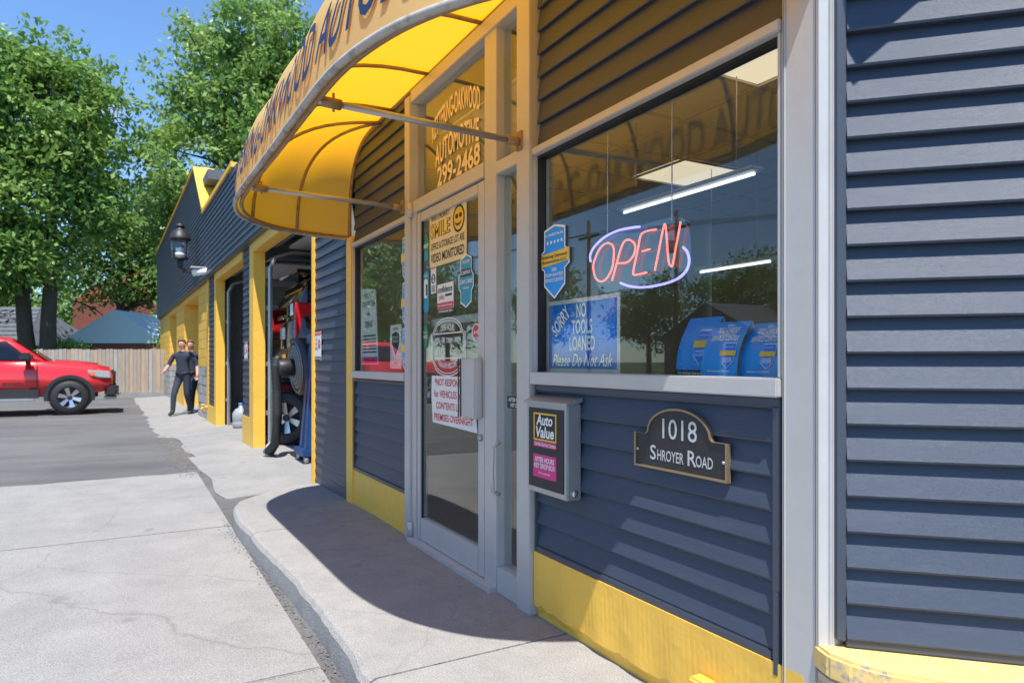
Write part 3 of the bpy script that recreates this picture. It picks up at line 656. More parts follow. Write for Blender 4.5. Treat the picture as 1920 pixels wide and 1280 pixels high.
prism('chain_print', rect(-3.715, -3.62, 1.547, 1.56), fr, .002, .0025, INK, o); text('24 Months/24K Miles', fr, -3.717, 1.46, .02, WHITE, o, .001, fit=.2)
bp = [(-3.5, 1.735), (-3.43, 1.76), (-3.36, 1.735), (-3.36, 1.66), (-3.335, 1.64), (-3.335, 1.57), (-3.36, 1.55), (-3.36, 1.49), (-3.43, 1.46), (-3.5, 1.49), (-3.5, 1.55), (-3.525, 1.57), (-3.525, 1.64), (-3.5, 1.66)]
o, fr = sticker('car_care_sticker', 'teal shield sticker reading car care on the lock side of the door', bp, TEAL); ring('border', bp, scale_poly(bp, .93, .95), fr, .002, .003, WHITE, o); prism('band', rect(-3.5, -3.36, 1.635, 1.675), fr, .0018, .0026, INK, o)
text('WELCOME', fr, -3.43, 1.715, .026, WHITE, o, .003, fit=.09); text('CARFAX', fr, -3.43, 1.655, .03, WHITE, o, .004, fit=.12); text('CAR CARE', fr, -3.43, 1.605, .034, WHITE, o, .004, fit=.16, shear=.2); text('PROGRAM', fr, -3.43, 1.57, .016, WHITE, o, .003)
o, fr = sticker('fave_sticker', 'green oval fave sticker on the door above the reflected truck', circ(.047, .075, 28, -4.03, 1.32), GREEN); text('FAVE', fr, -4.03, 1.315, .035, WHITE, o, .003, fit=.07); text('Neighborhood', fr, -4.03, 1.345, .014, WHITE, o, .003, fit=.06)
o, fr = sticker('round_sticker', 'round red sticker beside the opening hours on the door', circ(.046, .046, 28, -3.305, 1.32), RED); ring('border', circ(.046, .046, 28, -3.305, 1.32), circ(.041, .041, 28, -3.305, 1.32), fr, .002, .003, WHITE, o); text('A+B', fr, -3.305, 1.318, .034, WHITE, o, .003, shear=.2); text('RATED', fr, -3.305, 1.29, .014, WHITE, o, .003)
# opening hours
hp = [(-3.93, 1.17), (-3.93, 1.33), (-3.9, 1.335)] + [(-3.685 - .2 * math.cos(t), 1.345 + .075 * math.sin(t)) for t in [math.pi * i / 12 for i in range(1, 12)]] + [(-3.47, 1.335), (-3.44, 1.33), (-3.44, 1.17), (-3.47, 1.155)] + [(-3.685 + .2 * math.cos(t), 1.15 - .075 * math.sin(t)) for t in [math.pi * i / 12 for i in range(1, 12)]] + [(-3.9, 1.155)]
hs = thing('opening_hours_decal', (-3.685, DY, 1.07), 'white outlined opening hours lettering on dark door glass', 'decal')
ring('outline', scale_poly(hp, 1.0), scale_poly(hp, .975, .97), dfr, .001, .002, WHITE, hs); ring('outline', scale_poly(hp, .93, .91), scale_poly(hp, .91, .885), dfr, .001, .002, WHITE, hs)
for z in (1.325, 1.178): prism('rule', rect(-3.88, -3.49, z, z + .006), dfr, .001, .002, WHITE, hs)
text('OPEN HOURS', dfr, -3.685, 1.362, .05, WHITE, hs, fit=.2, warp=lambda x, y: (x, y - .9 * x * x)); text('MON - FRI', dfr, -3.795, 1.285, .05, WHITE, hs, fit=.15); text('7:30AM - 5:00PM', dfr, -3.6, 1.285, .042, WHITE, hs, fit=.2)
text('SAT & SUN', dfr, -3.795, 1.215, .05, WHITE, hs, fit=.15); text('CLOSED', dfr, -3.6, 1.215, .042, WHITE, hs, fit=.1); text('WALK-INS WELCOME', dfr, -3.685, 1.135, .045, WHITE, hs, fit=.26, warp=lambda x, y: (x, y + .9 * x * x))
o, fr = board('disclaimer_sign', 'white curling paper sign in red lettering below the opening hours', 'sign', [(-3.925, .945), (-3.905, .79), (-3.29, .775), (-3.32, .93), (-3.38, .945), (-3.38, 1.075), (-3.92, 1.075)], PAPER, DY, .002)
for k, (s_, z, w) in enumerate((('*NOT RESPONSIBLE', 1.035, .46), ('for VEHICLES and/or', .965, .5), ('CONTENTS LEFT on', .895, .46), ('PREMISES OVERNIGHT', .825, .54))): text(s_, fr, -3.64 + .01 * k, z, .058, RED, o, .003, fit=w, bold=.015)
o, fr = board('key_drop_label', 'small black after hours key drop label on the narrow sidelight', 'label', rect(-2.985, -2.805, .93, .99), INK, .009, .002); text('AFTER HOURS', fr, -2.895, .972, .025, WHITE, o, .003, fit=.15); text('KEY DROP', fr, -2.895, .945, .025, WHITE, o, .003, fit=.11)
# left window posters
o, fr = board('tow_sign', 'tall pale tow away zone notice leaning in the window next to the siding', 'sign', [(-5.5, 1.14), (-5.06, 1.14), (-5.12, 1.72), (-5.5, 1.76)], mat('pale tow notice', (.62, .68, .66), .5), .03, .003)
text('PRIVATE', fr, -5.3, 1.685, .06, INK, o, .004, fit=.26); text('TOW AWAY ZONE', fr, -5.3, 1.62, .06, INK, o, .004, fit=.33); prism('panel', rect(-5.48, -5.14, 1.4, 1.575), fr, .0032, .0036, PAPER, o); text('CALL', fr, -5.3, 1.54, .04, INK, o, .005); text('TOWING', fr, -5.3, 1.455, .07, INK, o, .005, shear=.3, fit=.2)
for k in range(6): prism('print_line', rect(-5.46, -5.12 + .005 * k, 1.36 - k * .026, 1.372 - k * .026), fr, .0035, .004, INK, o)
prism('panel', rect(-5.49, -5.075, 1.145, 1.2), fr, .0033, .0037, MAGENTA, o); text('937-252-2286', fr, -5.28, 1.17, .045, INK, o, .005, fit=.3)
o, fr = board('retailer_card', 'white card with a black shield standing in the window beside blue badges', 'card', rect(-4.785, -4.555, 1.11, 1.425), PAPER, .03, .003); prism('shield', [(-4.745, 1.36), (-4.67, 1.375), (-4.595, 1.36), (-4.6, 1.28), (-4.67, 1.2), (-4.74, 1.28)], fr, .0035, .004, INK, o); text('AFFILIATED', fr, -4.67, 1.335, .022, WHITE, o, .005, fit=.11); text('RETAILER', fr, -4.67, 1.305, .022, WHITE, o, .005, fit=.1); text('AUTHORIZED', fr, -4.67, 1.395, .02, INK, o, .004, fit=.1); text('DEALER', fr, -4.67, 1.15, .02, INK, o, .004)
def badge(name, label, cx, cz, w, h, y, texts, group=None):
    P = [(-.36, .5), (-.0, .56), (.36, .5), (.36, .2), (.5, .14), (.5, -.06), (.36, -.12), (.36, -.36), (0, -.56), (-.36, -.36), (-.36, -.12), (-.5, -.06), (-.5, .14), (-.36, .2)]
    P = [(cx + a * w, cz + b * h) for a, b in P]
    o, fr = board(name, label, 'badge', P, LBLUE, y, .002, group=group); ring('border', P, scale_poly(P, .93, .95), fr, .0025, .0035, WHITE, o)
    prism('ribbon', [(cx - .5 * w, cz - .06 * h), (cx + .5 * w, cz - .02 * h), (cx + .5 * w, cz + .17 * h), (cx - .5 * w, cz + .13 * h)], fr, .0024, .0042, SGOLD, o)
    for k in range(5):
        c_ = (cx + (-.24 + .12 * k) * w, cz + .3 * h); prism('star', [(c_[0] + (.045 if i % 2 == 0 else .019) * w * math.sin(i * math.pi / 5), c_[1] + (.045 if i % 2 == 0 else .019) * w * math.cos(i * math.pi / 5)) for i in range(10)], fr, .0024, .0032, WHITE, o)
    for s_, dz, sz, m_ in texts: text(s_, fr, cx, cz + dz * h, sz * h, m_, o, .0055, fit=None if len(s_) < 6 else w * .62 if m_ is WHITE else w * .85)
    return o
BT = [('CARFAX', .41, .06, WHITE), ('Kettering Oakwood', .085, .07, INK), ('Automotive LLC', .01, .07, INK), ('2020', -.12, .07, WHITE), ('TOP-RATED', -.2, .07, WHITE), ('SERVICE CENTER', -.28, .07, WHITE)]
badge('top_rated_badge', 'blue and gold shield badge on the big window above the sorry sign', -2.55, 1.605, .235, .295, .008, BT)
for z, lb in ((1.86, 'blue and gold shield badge in the small window, top of its column'), (1.55, 'blue and gold shield badge in the small window, middle of its column'), (1.24, 'blue and gold shield badge in the small window, lowest of its column')):
    badge('window_badge', lb, -4.395, z, .2, .29, .008, BT[:1] + BT[3:], 'badges in the small window')
# sorry no tools loaned: a bowed card
def curved(name, x0, x1, z0, z1, y, bow, m, parent=None, th=.003, sk=0.0, n=10):
    v = []; f = []
    for i in range(n + 1):
        t = i / n; yy = y + bow * math.sin(math.pi * t)
        for d in (0, th): v += [(x0 + (x1 - x0) * t, yy + d, z0), (x0 + (x1 - x0) * t + sk * 0, yy + d, z1 + sk * t)]
    for i in range(n):
        a = i * 4; b = a + 4; f += [(a, b, b + 1, a + 1), (a + 2, a + 3, b + 3, b + 2), (a + 1, b + 1, b + 3, a + 3), (a, a + 2, b + 2, b)]
    f += [(0, 1, 3, 2), (n * 4, n * 4 + 2, n * 4 + 3, n * 4 + 1)]
    return mesh(name, v, f, m, parent, True)
SY = .03
o = curved('sorry_sign', -2.648, -2.12, 1.112, 1.432, SY, .006, PAPER); props(o, 'blue sorry no tools loaned sign with a white border inside the big window', 'sign')
curved('sign_face', -2.628, -2.138, 1.13, 1.414, SY - .0035, .006, BLUE, o)
fr = fac(SY - .006)
SWH = mat('cream white sign lettering', (.75, .78, .74), .5)
text('SORRY', fr, -2.525, 1.335, .085, SWH, o, fit=.15, rot=.72, bold=.02); text('NO', fr, -2.37, 1.375, .075, SWH, o, fit=.07, bold=.02, vs_=1.1); text('TOOLS', fr, -2.365, 1.305, .075, SWH, o, fit=.15, bold=.02, vs_=1.1); text('LOANED', fr, -2.365, 1.235, .075, SWH, o, fit=.185, bold=.02, vs_=1.1)
text('Please Do Not Ask', fr, -2.38, 1.165, .075, SWH, o, fit=.44, shear=.45, bold=.005)
# tent cards on the sill shelf
box('sill_shelf', -2.63, -1.37, .02, .34, 1.085, 1.108, ALU, B, .003)
def tent(name, label, x0, x1, z1, y, lines, big=False):
    r_ = thing(name, ((x0 + x1) / 2, y + .06, 1.109), label, 'tent card', 'tent cards on the window shelf')
    z0 = 1.109
    v = []; f = []; n = 8
    for i in range(n + 1):
        t = i / n; yy = y + .075 * t - .022 * math.sin(math.pi * t); zz = z0 + (z1 - z0) * t; v += [(x0, yy, zz), (x1, yy, zz)]
    for i in range(n): f.append((2 * i, 2 * i + 1, 2 * i + 3, 2 * i + 2))
    mesh('front_leaf', v, f, LBLUE, r_, True)
    mesh('back_leaf', [(x0, y + .076, z1), (x1, y + .076, z1), (x1, y + .15, z0), (x0, y + .15, z0)], [(0, 1, 2, 3)], PAPER, r_)
    def on(t): return y + .075 * t - .022 * math.sin(math.pi * t) - .002
    def line(s_, a, t, size, m_=WHITE, fit=None, shear=.15, bold=.02):
        v, f = text_data(s_, size, bold, shear)
        w = max(p[0] for p in v) - min(p[0] for p in v); k = (fit / w) if fit else 1
        mesh('lettering', [(a + px * k, on(t + py / (z1 - z0)), z0 + (z1 - z0) * t + py) for px, py in v], f, m_, r_)
    def shape(nm, P, m_, lift=0.0): mesh(nm, [(a, on((b - z0) / (z1 - z0)) - lift, b) for a, b in P], [tuple(range(len(P)))], m_, r_)
    xc = (x0 + x1) / 2; h = z1 - z0; w = x1 - x0
    for s_, t, size, fit in lines: line(s_, xc, t, size, WHITE, fit * w)
    bx_ = xc + .22 * w; bz = z0 + h * (.38 if not big else .48); bw = w * (.42 if not big else .5); bh = h * (.46 if not big else .6)
    SP = [(-.4, .5), (.4, .5), (.4, -.25), (0, -.5), (-.4, -.25)]
    shape('badge_edge', [(bx_ + a * bw, bz + b * bh) for a, b in SP], WHITE, .0008); shape('badge_face', [(bx_ + a * bw * .92, bz + b * bh * .94) for a, b in SP], BLUE, .0016)
    shape('badge_ribbon', [(bx_ - .5 * bw, bz), (bx_ + .5 * bw, bz), (bx_ + .5 * bw, bz + .2 * bh), (bx_ - .5 * bw, bz + .2 * bh)], SGOLD, .0024)
    for k in range(5): shape('star', [(bx_ + (-.24 + .12 * k) * bw + (.05 if i % 2 == 0 else .02) * bw * math.sin(i * math.pi / 5), bz + .34 * bh + (.05 if i % 2 == 0 else .02) * bw * math.cos(i * math.pi / 5)) for i in range(10)], WHITE, .0024)
    for s_, d in (('TOP-RATED', -.12), ('SERVICE CENTER', -.22)):
        v, f = text_data(s_, .011, .02, 0); ww = max(p[0] for p in v) * 2
        mesh('lettering', [(bx_ + px * bw * .6 / ww, on((bz + d * bh - z0) / h) - .0024, bz + d * bh + py) for px, py in v], f, WHITE, r_)
    return r_
L3 = lambda yr: [("WE'RE A", .93, .012, .2), (yr + ' CARFAX', .85, .022, .62), ('TOP-RATED', .77, .022, .5), ('SERVICE CENTER', .69, .022, .75), ('MORE FROM OUR TOP-RATED', .1, .009, .6)]
tent('tent_card', 'larger plain blue tent card with a black foot strip and shield badge', -1.945, -1.78, 1.325, .16, [], True)
o = bpy.data.objects['tent_card']; fr = fac(.137)
bx0 = box('foot_strip', -1.946, -1.779, .155, .159, 1.109, 1.13, INK, o); text('Our customers have spoken!', fac(.154), -1.862, 1.119, .014, WHITE, o, .001, fit=.135)
tent('tent_card', 'blue 2022 top rated tent card between two other tent cards', -1.757, -1.595, 1.298, .1, L3('2022'))
tent('tent_card', 'blue 2023 top rated tent card next to the aluminium corner post', -1.6, -1.452, 1.288, .12, L3('2023'))
# neon sign
N = thing('neon_open_sign', (-2.05, .06, 1.44), 'red neon open sign with a violet oval hanging in the big window', 'neon sign')
def curve3(p, n=6, closed=False):
    P = [Vector((a, .055, b)) for a, b in p]; k = len(P); out = []
    for i in range(k if closed else k - 1):
        p0 = P[(i - 1) % k] if closed or i > 0 else P[0]; p1 = P[i]; p2 = P[(i + 1) % k]; p3 = P[(i + 2) % k] if closed or i < k - 2 else P[-1]
        for j in range(n):
            t = j / n; out.append(.5 * (2 * p1 + (p2 - p0) * t + (2 * p0 - 5 * p1 + 4 * p2 - p3) * t * t + (3 * p1 - p0 - 3 * p2 + p3) * t ** 3))
    if not closed: out.append(P[-1])
    return out
tube('letter_tube', curve3([(-2.328, 1.554), (-2.318, 1.588), (-2.279, 1.63), (-2.231, 1.643), (-2.194, 1.624), (-2.19, 1.583), (-2.203, 1.533), (-2.241, 1.497), (-2.279, 1.492), (-2.313, 1.511)], closed=True), .0035, NEONR, N, 8, True)
tube('letter_tube', curve3([(-2.202, 1.487), (-2.176, 1.541), (-2.149, 1.6), (-2.122, 1.633), (-2.088, 1.633), (-2.058, 1.609), (-2.066, 1.572), (-2.105, 1.549), (-2.162, 1.552)]), .0035, NEONR, N, 8)
tube('letter_tube', curve3([(-1.937, 1.649), (-1.996, 1.651), (-2.025, 1.639), (-2.041, 1.59), (-2.066, 1.517), (-2.062, 1.495), (-1.99, 1.496)]), .0035, NEONR, N, 8); tube('letter_tube', curve3([(-2.016, 1.579), (-1.972, 1.581)]), .0035, NEONR, N, 8)
tube('letter_tube', curve3([(-1.945, 1.498), (-1.929, 1.548), (-1.895, 1.655), (-1.884, 1.635), (-1.872, 1.53), (-1.861, 1.506), (-1.85, 1.507), (-1.836, 1.556), (-1.809, 1.655)]), .0035, NEONR, N, 8)
tube('oval_tube', curve3([(-2.03, 1.675), (-2.088, 1.68), (-2.167, 1.682), (-2.25, 1.67), (-2.318, 1.642), (-2.35, 1.61), (-2.346, 1.581)]), .0047, NEONB, N, 8); tube('oval_tube', curve3([(-1.797, 1.563), (-1.776, 1.542), (-1.767, 1.507), (-1.786, 1.474), (-1.836, 1.452), (-1.918, 1.442), (-2.012, 1.442), (-2.088, 1.453), (-2.147, 1.472)]), .0047, NEONB, N, 8)
prism('backing', rrect(.56, .24, .09, 6, -2.06, 1.565), fac(.075), 0, .004, glass_mat('clear acrylic', (.9, .93, .95), 1.2), N)
for x in (-2.25, -1.87): tube('hanging_chain', [(x, .07, 1.67), (x, .07, 2.69)], .0025, STEEL, N, 5)
# hung fluorescent fixtures
for i, (xa, xb, y, z) in enumerate(((-3.58, -2.45, 1.2, 2.14), (-4.1, -3.35, 2.4, 1.885))):
    r_ = thing('tube_light', ((xa + xb) / 2, y, z), ('long' if i == 0 else 'short distant') + ' white strip light hung ' + ('near the ceiling panel' if i == 0 else 'low at the back') + ' inside the office', 'light')
    box('housing', xa, xb, y - .05, y + .05, z + .012, z + .035, WHITEP, r_, .008); tube('lamp_tube', [(xa + .03, y, z), (xb - .03, y, z)], .009, TUBEW, r_, 8)
    for x in (xa + .15, xb - .15): tube('chain', [(x, y, z + .06), (x, y, 2.69)], .004, STEEL, r_, 5)
# counter and papers inside
ct = thing('counter', (-3.2, 2.5, 0), 'brown service counter inside the office behind the big window', 'counter'); box('front', -4.6, -1.6, 2.5, 2.56, 0, 1.02, mat('brown laminate', (.16, .09, .045), .5, var=.15, scale=4), ct); box('top', -4.65, -1.55, 2.44, 3.0, 1.02, 1.07, mat('counter top', (.25, .2, .14), .4), ct, .01)
o, fr = board('loaner_notice', 'tan paper loaner car notice taped inside behind the tent cards', 'notice', rect(-1.68, -1.42, 1.3, 1.45), mat('tan paper', (.45, .36, .24), .7), .5, .003); text('IF YOU USE', fr, -1.55, 1.405, .035, INK, o, .004, fit=.2); text('LOANER CAR', fr, -1.55, 1.355, .035, INK, o, .004, fit=.2)
# key drop box on the siding
XF[0] = Matrix.Translation((.085, 0, .004))
K = thing('key_drop_box', (-2.55, -.06, .58), 'grey metal key drop box with black face and magenta label', 'drop box')
box('body', -2.725, -2.4, -.085, -.014, .585, .985, STEEL, K, .006)
prism('lid', [(-.095, .985), (-.0135, 1.008), (-.0135, .99), (-.095, .972)], ((-2.735, 0, 0), (0, 1, 0), (0, 0, 1)), 0, .345, STEEL, K, .002)
box('face', -2.7, -2.425, -.0885, -.0855, .61, .955, INK, K)
fr = fac(-.089); ring('frame', rect(-2.655, -2.475, .815, .935), rect(-2.648, -2.482, .822, .928), fr, .0, .002, SGOLD, K)
text('Auto', fr, -2.567, .903, .062, WHITE, K, fit=.13, shear=.15, bold=.03); text('Value', fr, -2.567, .85, .066, WHITE, K, fit=.145, shear=.15, bold=.03); prism('strip', rect(-2.655, -2.475, .788, .812), fr, 0, .001, MAGENTA, K); text('Certified Service Centers', fr, -2.565, .8, .022, WHITE, K, fit=.17, shear=.2)
prism('label', rect(-2.66, -2.475, .655, .755), fr, 0, .001, MAGENTA, K); text('AFTER HOURS', fr, -2.567, .732, .03, WHITE, K, fit=.155, bold=.02); text('KEY DROP BOX', fr, -2.567, .705, .03, WHITE, K, fit=.165, bold=.02); text('Forms Located Inside', fr, -2.567, .676, .012, WHITE, K, fit=.09)
lathe('lock', [(.014, 0), (.014, .008), (.006, .01)], (-2.4, -.05, .615), CHROME, K, 12, (1, 0, 0))
XF[0] = Matrix.Identity(4)
# address plaque
Q = thing('address_plaque', (-1.735, -.02, .78), 'black arched cast plaque with silver house number and gold rim', 'plaque')
pp = [(-1.955, .785), (-1.515, .785), (-1.515, .905), (-1.575, .905)] + [(-1.735 + .15 * math.cos(t), .915 + .085 * math.sin(t)) for t in [math.pi * i / 14 for i in range(0, 15)]] + [(-1.895, .905), (-1.955, .905)]
pf = fac(-.016); prism('plate', pp, pf, 0, .012, PLQ, Q); ring('rim', scale_poly(pp, 1.01, 1.015), scale_poly(pp, .972, .945), pf, 0, .017, BRONZE, Q)
pl_ = fac(-.0285); text('1018', pl_, -1.735, .925, .098, SILVER, Q, .001, fit=.165, bold=.004); text('S', pl_, -1.858, .838, .072, SILVER, Q, .001); text('HROYER', pl_, -1.772, .833, .052, SILVER, Q, .001, fit=.13); text('R', pl_, -1.67, .838, .072, SILVER, Q, .001); text('OAD', pl_, -1.612, .833, .052, SILVER, Q, .001, fit=.075)
for x in (-1.94, -1.53): lathe('screw', [(.005, 0), (.005, .004)], (x, -.028, .845), SILVER, Q, 10, (0, -1, 0))
bx_ = box('outlet_box', -1.63, -1.55, -.085, -.03, .09, .155, YEL, None, .008); props(bx_, 'small yellow painted metal box on the foot of the yellow wall', 'box'); lathe('screw', [(.008, 0), (.006, .004)], (-1.6, -.086, .115), STEEL, bx_, 10, (0, -1, 0))
# restricted area signs
def ra_sign(label, x0, z0, w, h, y, T=None):
    fr = fac(y); o = prism('warning_sign', rect(x0, x0 + w, z0, z0 + h), fr, 0, .003, PAPER); props(o, label, 'sign', 'restricted area signs')
    prism('band', rect(x0, x0 + w, z0 + h * .86, z0 + h), fr, .0034, .004, RED, o); text('RESTRICTED AREA', fr, x0 + w / 2, z0 + h * .93, h * .09, WHITE, o, .005, fit=w * .85)
    for s_, t in (('DO', .72), ('NOT', .56), ('ENTER', .4)): text(s_, fr, x0 + w * .27, z0 + h * t, h * .14, INK, o, .004, fit=w * (.2 if s_ == 'DO' else .28 if s_ == 'NOT' else .42))
    prism('stop_octagon', circ(w * .2, w * .2, 8, x0 + w * .73, z0 + h * .56), fr, .0034, .004, RED, o); text('STOP', fr, x0 + w * .73, z0 + h * .56, h * .1, WHITE, o, .005, fit=w * .3)
    prism('band', rect(x0, x0 + w, z0 + .0, z0 + h * .14), fr, .0034, .004, NAVY, o); text('EMPLOYEES ONLY', fr, x0 + w / 2, z0 + h * .07, h * .09, WHITE, o, .005, fit=w * .85)
    return o
ra_sign('white and red do not enter sign on siding beside the entry awning', -6.88, 1.17, .24, .29, -.018)
XF[0] = Matrix.Translation(GP) @ Matrix.Rotation(math.atan(.02), 4, 'Z') @ Matrix.Translation(-GP)
ra_sign('white and red do not enter sign on the narrow siding between open bays', -10.98, 1.17, .24, .29, -.018)
XF[0] = Matrix.Identity(4)
# ================================================================== BAY CONTENTS
# wheel helper: axis along local x
def wheel(parent, c, r, w, axis, spokes=6, rimm=CHROME):
    wh = thing('wheel', c, parent=parent); c = Vector(c); ax = Vector(axis).normalized()
    lathe('tyre', [(r * .62, -w / 2), (r * .9, -w / 2), (r * .98, -w * .38), (r, -w * .2), (r, w * .2), (r * .98, w * .38), (r * .9, w / 2), (r * .62, w / 2)], c, DARK, wh, 32, axis, False)
    u = ax.orthogonal().normalized(); v2 = ax.cross(u); tv = []; tf = []
    for i in range(40):
        a = 2 * math.pi * i / 40; d = u * math.cos(a) + v2 * math.sin(a); tt = ax.cross(d)
        for sgn in (-1, 1):
            b = len(tv); q = c + d * r * .985 + ax * sgn * w * .33
            for dx, dy, dz in ((-1, -1, 0), (1, -1, 0), (1, 1, 0), (-1, 1, 0), (-1, -1, 1), (1, -1, 1), (1, 1, 1), (-1, 1, 1)): tv.append(q + tt * dx * r * .05 + ax * dy * w * .14 + d * dz * r * .035)
            tf += [tuple(b + k for k in p) for p in ((0, 3, 2, 1), (4, 5, 6, 7), (0, 1, 5, 4), (1, 2, 6, 5), (2, 3, 7, 6), (3, 0, 4, 7))]
    mesh('tread', tv, tf, DARK, wh)['kind'] = 'stuff'
    ri = lathe('rim', [(r * .63, w * .1), (r * .63, w * .42), (r * .58, w * .45), (r * .55, w * .2), (r * .2, w * .12), (r * .02, w * .12)], c, PLAST, wh, 28, axis)
    for i in range(spokes):
        a = 2 * math.pi * i / spokes; d = u * math.cos(a) + v2 * math.sin(a); t = ax.cross(d); P = []
        for q, hw, hh in ((.1, .07, .3), (.57, .12, .42)):
            for s in (-1, 1): P.append(c + d * r * q + t * s * r * hw + ax * w * hh)
            for s in (-1, 1): P.append(c + d * r * q + t * s * r * hw + ax * w * (hh - .15))
        mesh('spoke', P, [(0, 1, 5, 4), (2, 6, 7, 3), (0, 4, 6, 2), (1, 3, 7, 5), (4, 5, 7, 6), (0, 2, 3, 1)], rimm, ri)
    lathe('hub', [(r * .13, w * .1), (r * .13, w * .36), (r * .1, w * .38)], c, PLAST, ri, 14, axis)
    return wh
def loft(name, secs, m, parent, smooth=True):
    """sections: list of closed loops of equal length"""
    k = len(secs[0]); v = [p for s in secs for p in s]; f = []
    for i in range(len(secs) - 1):
        for j in range(k): f.append((i * k + j, i * k + (j + 1) % k, (i + 1) * k + (j + 1) % k, (i + 1) * k + j))
    f += [tuple(range(k))[::-1], tuple((len(secs) - 1) * k + j for j in range(k))]
    return mesh(name, v, f, m, parent, smooth)
# lifted SUV, seen from its rear corner: local x to its right side, y forward, z up; rear at y=0
V = None
XF[0] = Matrix.Translation((-10.15, .3, .66))
V = thing('parked_suv', (0, 2.3, -.3), 'black sport utility vehicle raised on a lift inside the near bay', 'car')
def sect(y, hw, z0, z1, rb, top=0.0): return [Vector((a, y, b)) for a, b in ([(-hw, z0), (-hw * 1.0, (z0 + z1) / 2), (-hw + rb * .4, z1 - rb * .2), (-hw + rb, z1), (0, z1 + top), (hw - rb, z1), (hw - rb * .4, z1 - rb * .2), (hw, (z0 + z1) / 2), (hw, z0), (0, z0 - .02)])]
loft('body', [sect(.0, .9, .45, 1.05, .1), sect(.12, .97, .35, 1.12, .1), sect(1.2, .99, .3, 1.14, .1), sect(3.5, .99, .3, 1.14, .1), sect(4.2, .97, .32, 1.08, .12), sect(4.75, .85, .4, .9, .15)], CARBLK, V)
loft('cabin', [sect(.06, .86, 1.06, 1.3, .12), sect(.18, .84, 1.06, 1.6, .15), sect(.42, .8, 1.06, 1.78, .18, .02), sect(2.2, .8, 1.06, 1.82, .2, .03), sect(2.7, .8, 1.06, 1.7, .2, .02), sect(3.35, .86, 1.06, 1.16, .1)], CARBLK, V)
mesh('rear_glass', [(-.68, .045, 1.12), (.68, .045, 1.12), (.62, .155, 1.58), (-.62, .155, 1.58)], [(0, 1, 2, 3)], TGLASS, V)
for s in (-1, 1):
    prism('tail_lamp', [(s * .9, .8), (s * .78, .82), (s * .8, 1.2), (s * .84, 1.3), (s * .9, 1.27)][::1 if s > 0 else -1], ((0, .02, 0), (1, 0, 0), (0, 0, 1)), -.18, .03, TAIL, V, .012)
    prism('side_glass', [(.5, 1.18), (2.9, 1.2), (2.5, 1.62), (.7, 1.64)], ((s * .845, 0, 0), (0, 1, 0), (0, 0, 1)), -.01 if s > 0 else 0, .0 if s > 0 else .01, TGLASS, V)
    for y in (.95, 3.75): wheel(V, (s * .88, y, .12), .37, .25, (s, 0, 0))
box('bumper', -.88, .88, -.1, .05, .42, .68, PLAST, V, .04); box('reflector', .45, .75, -.11, -.1, .55, .6, TAIL, V); box('license_plate', -.16, .16, -.01, .0, .82, .98, PAPER, V); box('spoiler', -.62, .62, .05, .42, 1.72, 1.77, CARBLK, V, .02)
box('sticker', .35, .52, .03, .036, 1.14, 1.3, PAPER, V); box('roof_rail', .6, .64, .6, 2.4, 1.83, 1.87, STEEL, V, .01)
for s in (-1, 1): box('lift_arm', s * .5 - .06, s * .5 + .06, .9, 3.7, .12, .28, BLUEST, V)
XF[0] = Matrix.Identity(4)
# drum fan on a post
Fn = thing('drum_fan', (-8.95, .34, -.05), 'large round grey shop fan on a stand in the near bay', 'fan')
fc = Vector((-8.95, .3, 1.1)); fa = Vector((-.05, .99, .08)).normalized()
lathe('drum', [(.3, -.08), (.36, -.06), (.37, .0), (.36, .08), (.335, .1), (.335, -.04)], fc, PLAST, Fn, 36, fa, False)
lathe('guard_disc', [(.34, .085), (.25, .12), (.1, .14), (.01, .145)], fc, mat('dusty wire guard', (.15, .14, .13), .6, var=.4, scale=60), Fn, 36, fa)
lathe('guard_disc', [(.34, -.055), (.25, -.085), (.1, -.1), (.01, -.105)], fc, bpy.data.materials['dusty wire guard'], Fn, 36, fa)
fu = fa.orthogonal().normalized(); fv = fa.cross(fu)
for k in range(6): tube('guard_ring', [fc - fa * (.115 - .05 * (k / 6) ** 2) + (fu * math.cos(t) + fv * math.sin(t)) * (.05 + k * .055) for t in [2 * math.pi * i / 28 for i in range(28)]], .004, STEEL, Fn, 5, True)
lathe('motor', [(.1, -.3), (.11, -.28), (.11, -.1), (.06, -.06)], fc, PLAST, Fn, 20, fa)
tube('stand_post', [(-8.95, .36, -.05), (-8.95, .36, .8)], .035, PLAST, Fn); box('stand_foot', -9.2, -8.7, .2, .5, -.05, -.02, PLAST, Fn, .01)
# exhaust hose hung off the fan
hp_ = [Vector(p) for p in ((-8.97, .06, 1.08), (-8.96, .0, 1.2), (-8.94, -.02, 1.1), (-8.96, .0, .8), (-8.94, .0, .5), (-9.0, .0, .25), (-9.12, .0, .1), (-9.24, -.03, .02), (-9.3, -.04, -.0))]
cp = []
for i in range(len(hp_) - 1):
    for j in range(10): cp.append(hp_[i].lerp(hp_[i + 1], j / 10))
hs_ = tube('exhaust_hose', cp, [.055 + (.006 if i % 2 else 0) for i in range(len(cp))], PLAST, None, 12); props(hs_, 'ribbed dark exhaust hose hanging down beside the shop fan', 'hose')
lathe('nozzle', [(.07, 0), (.075, .1), (.055, .16)], (-9.34, -.05, -.045), mat('dirty white rubber', (.4, .38, .34), .7, var=.2), hs_, 16, (.3, .4, .8))
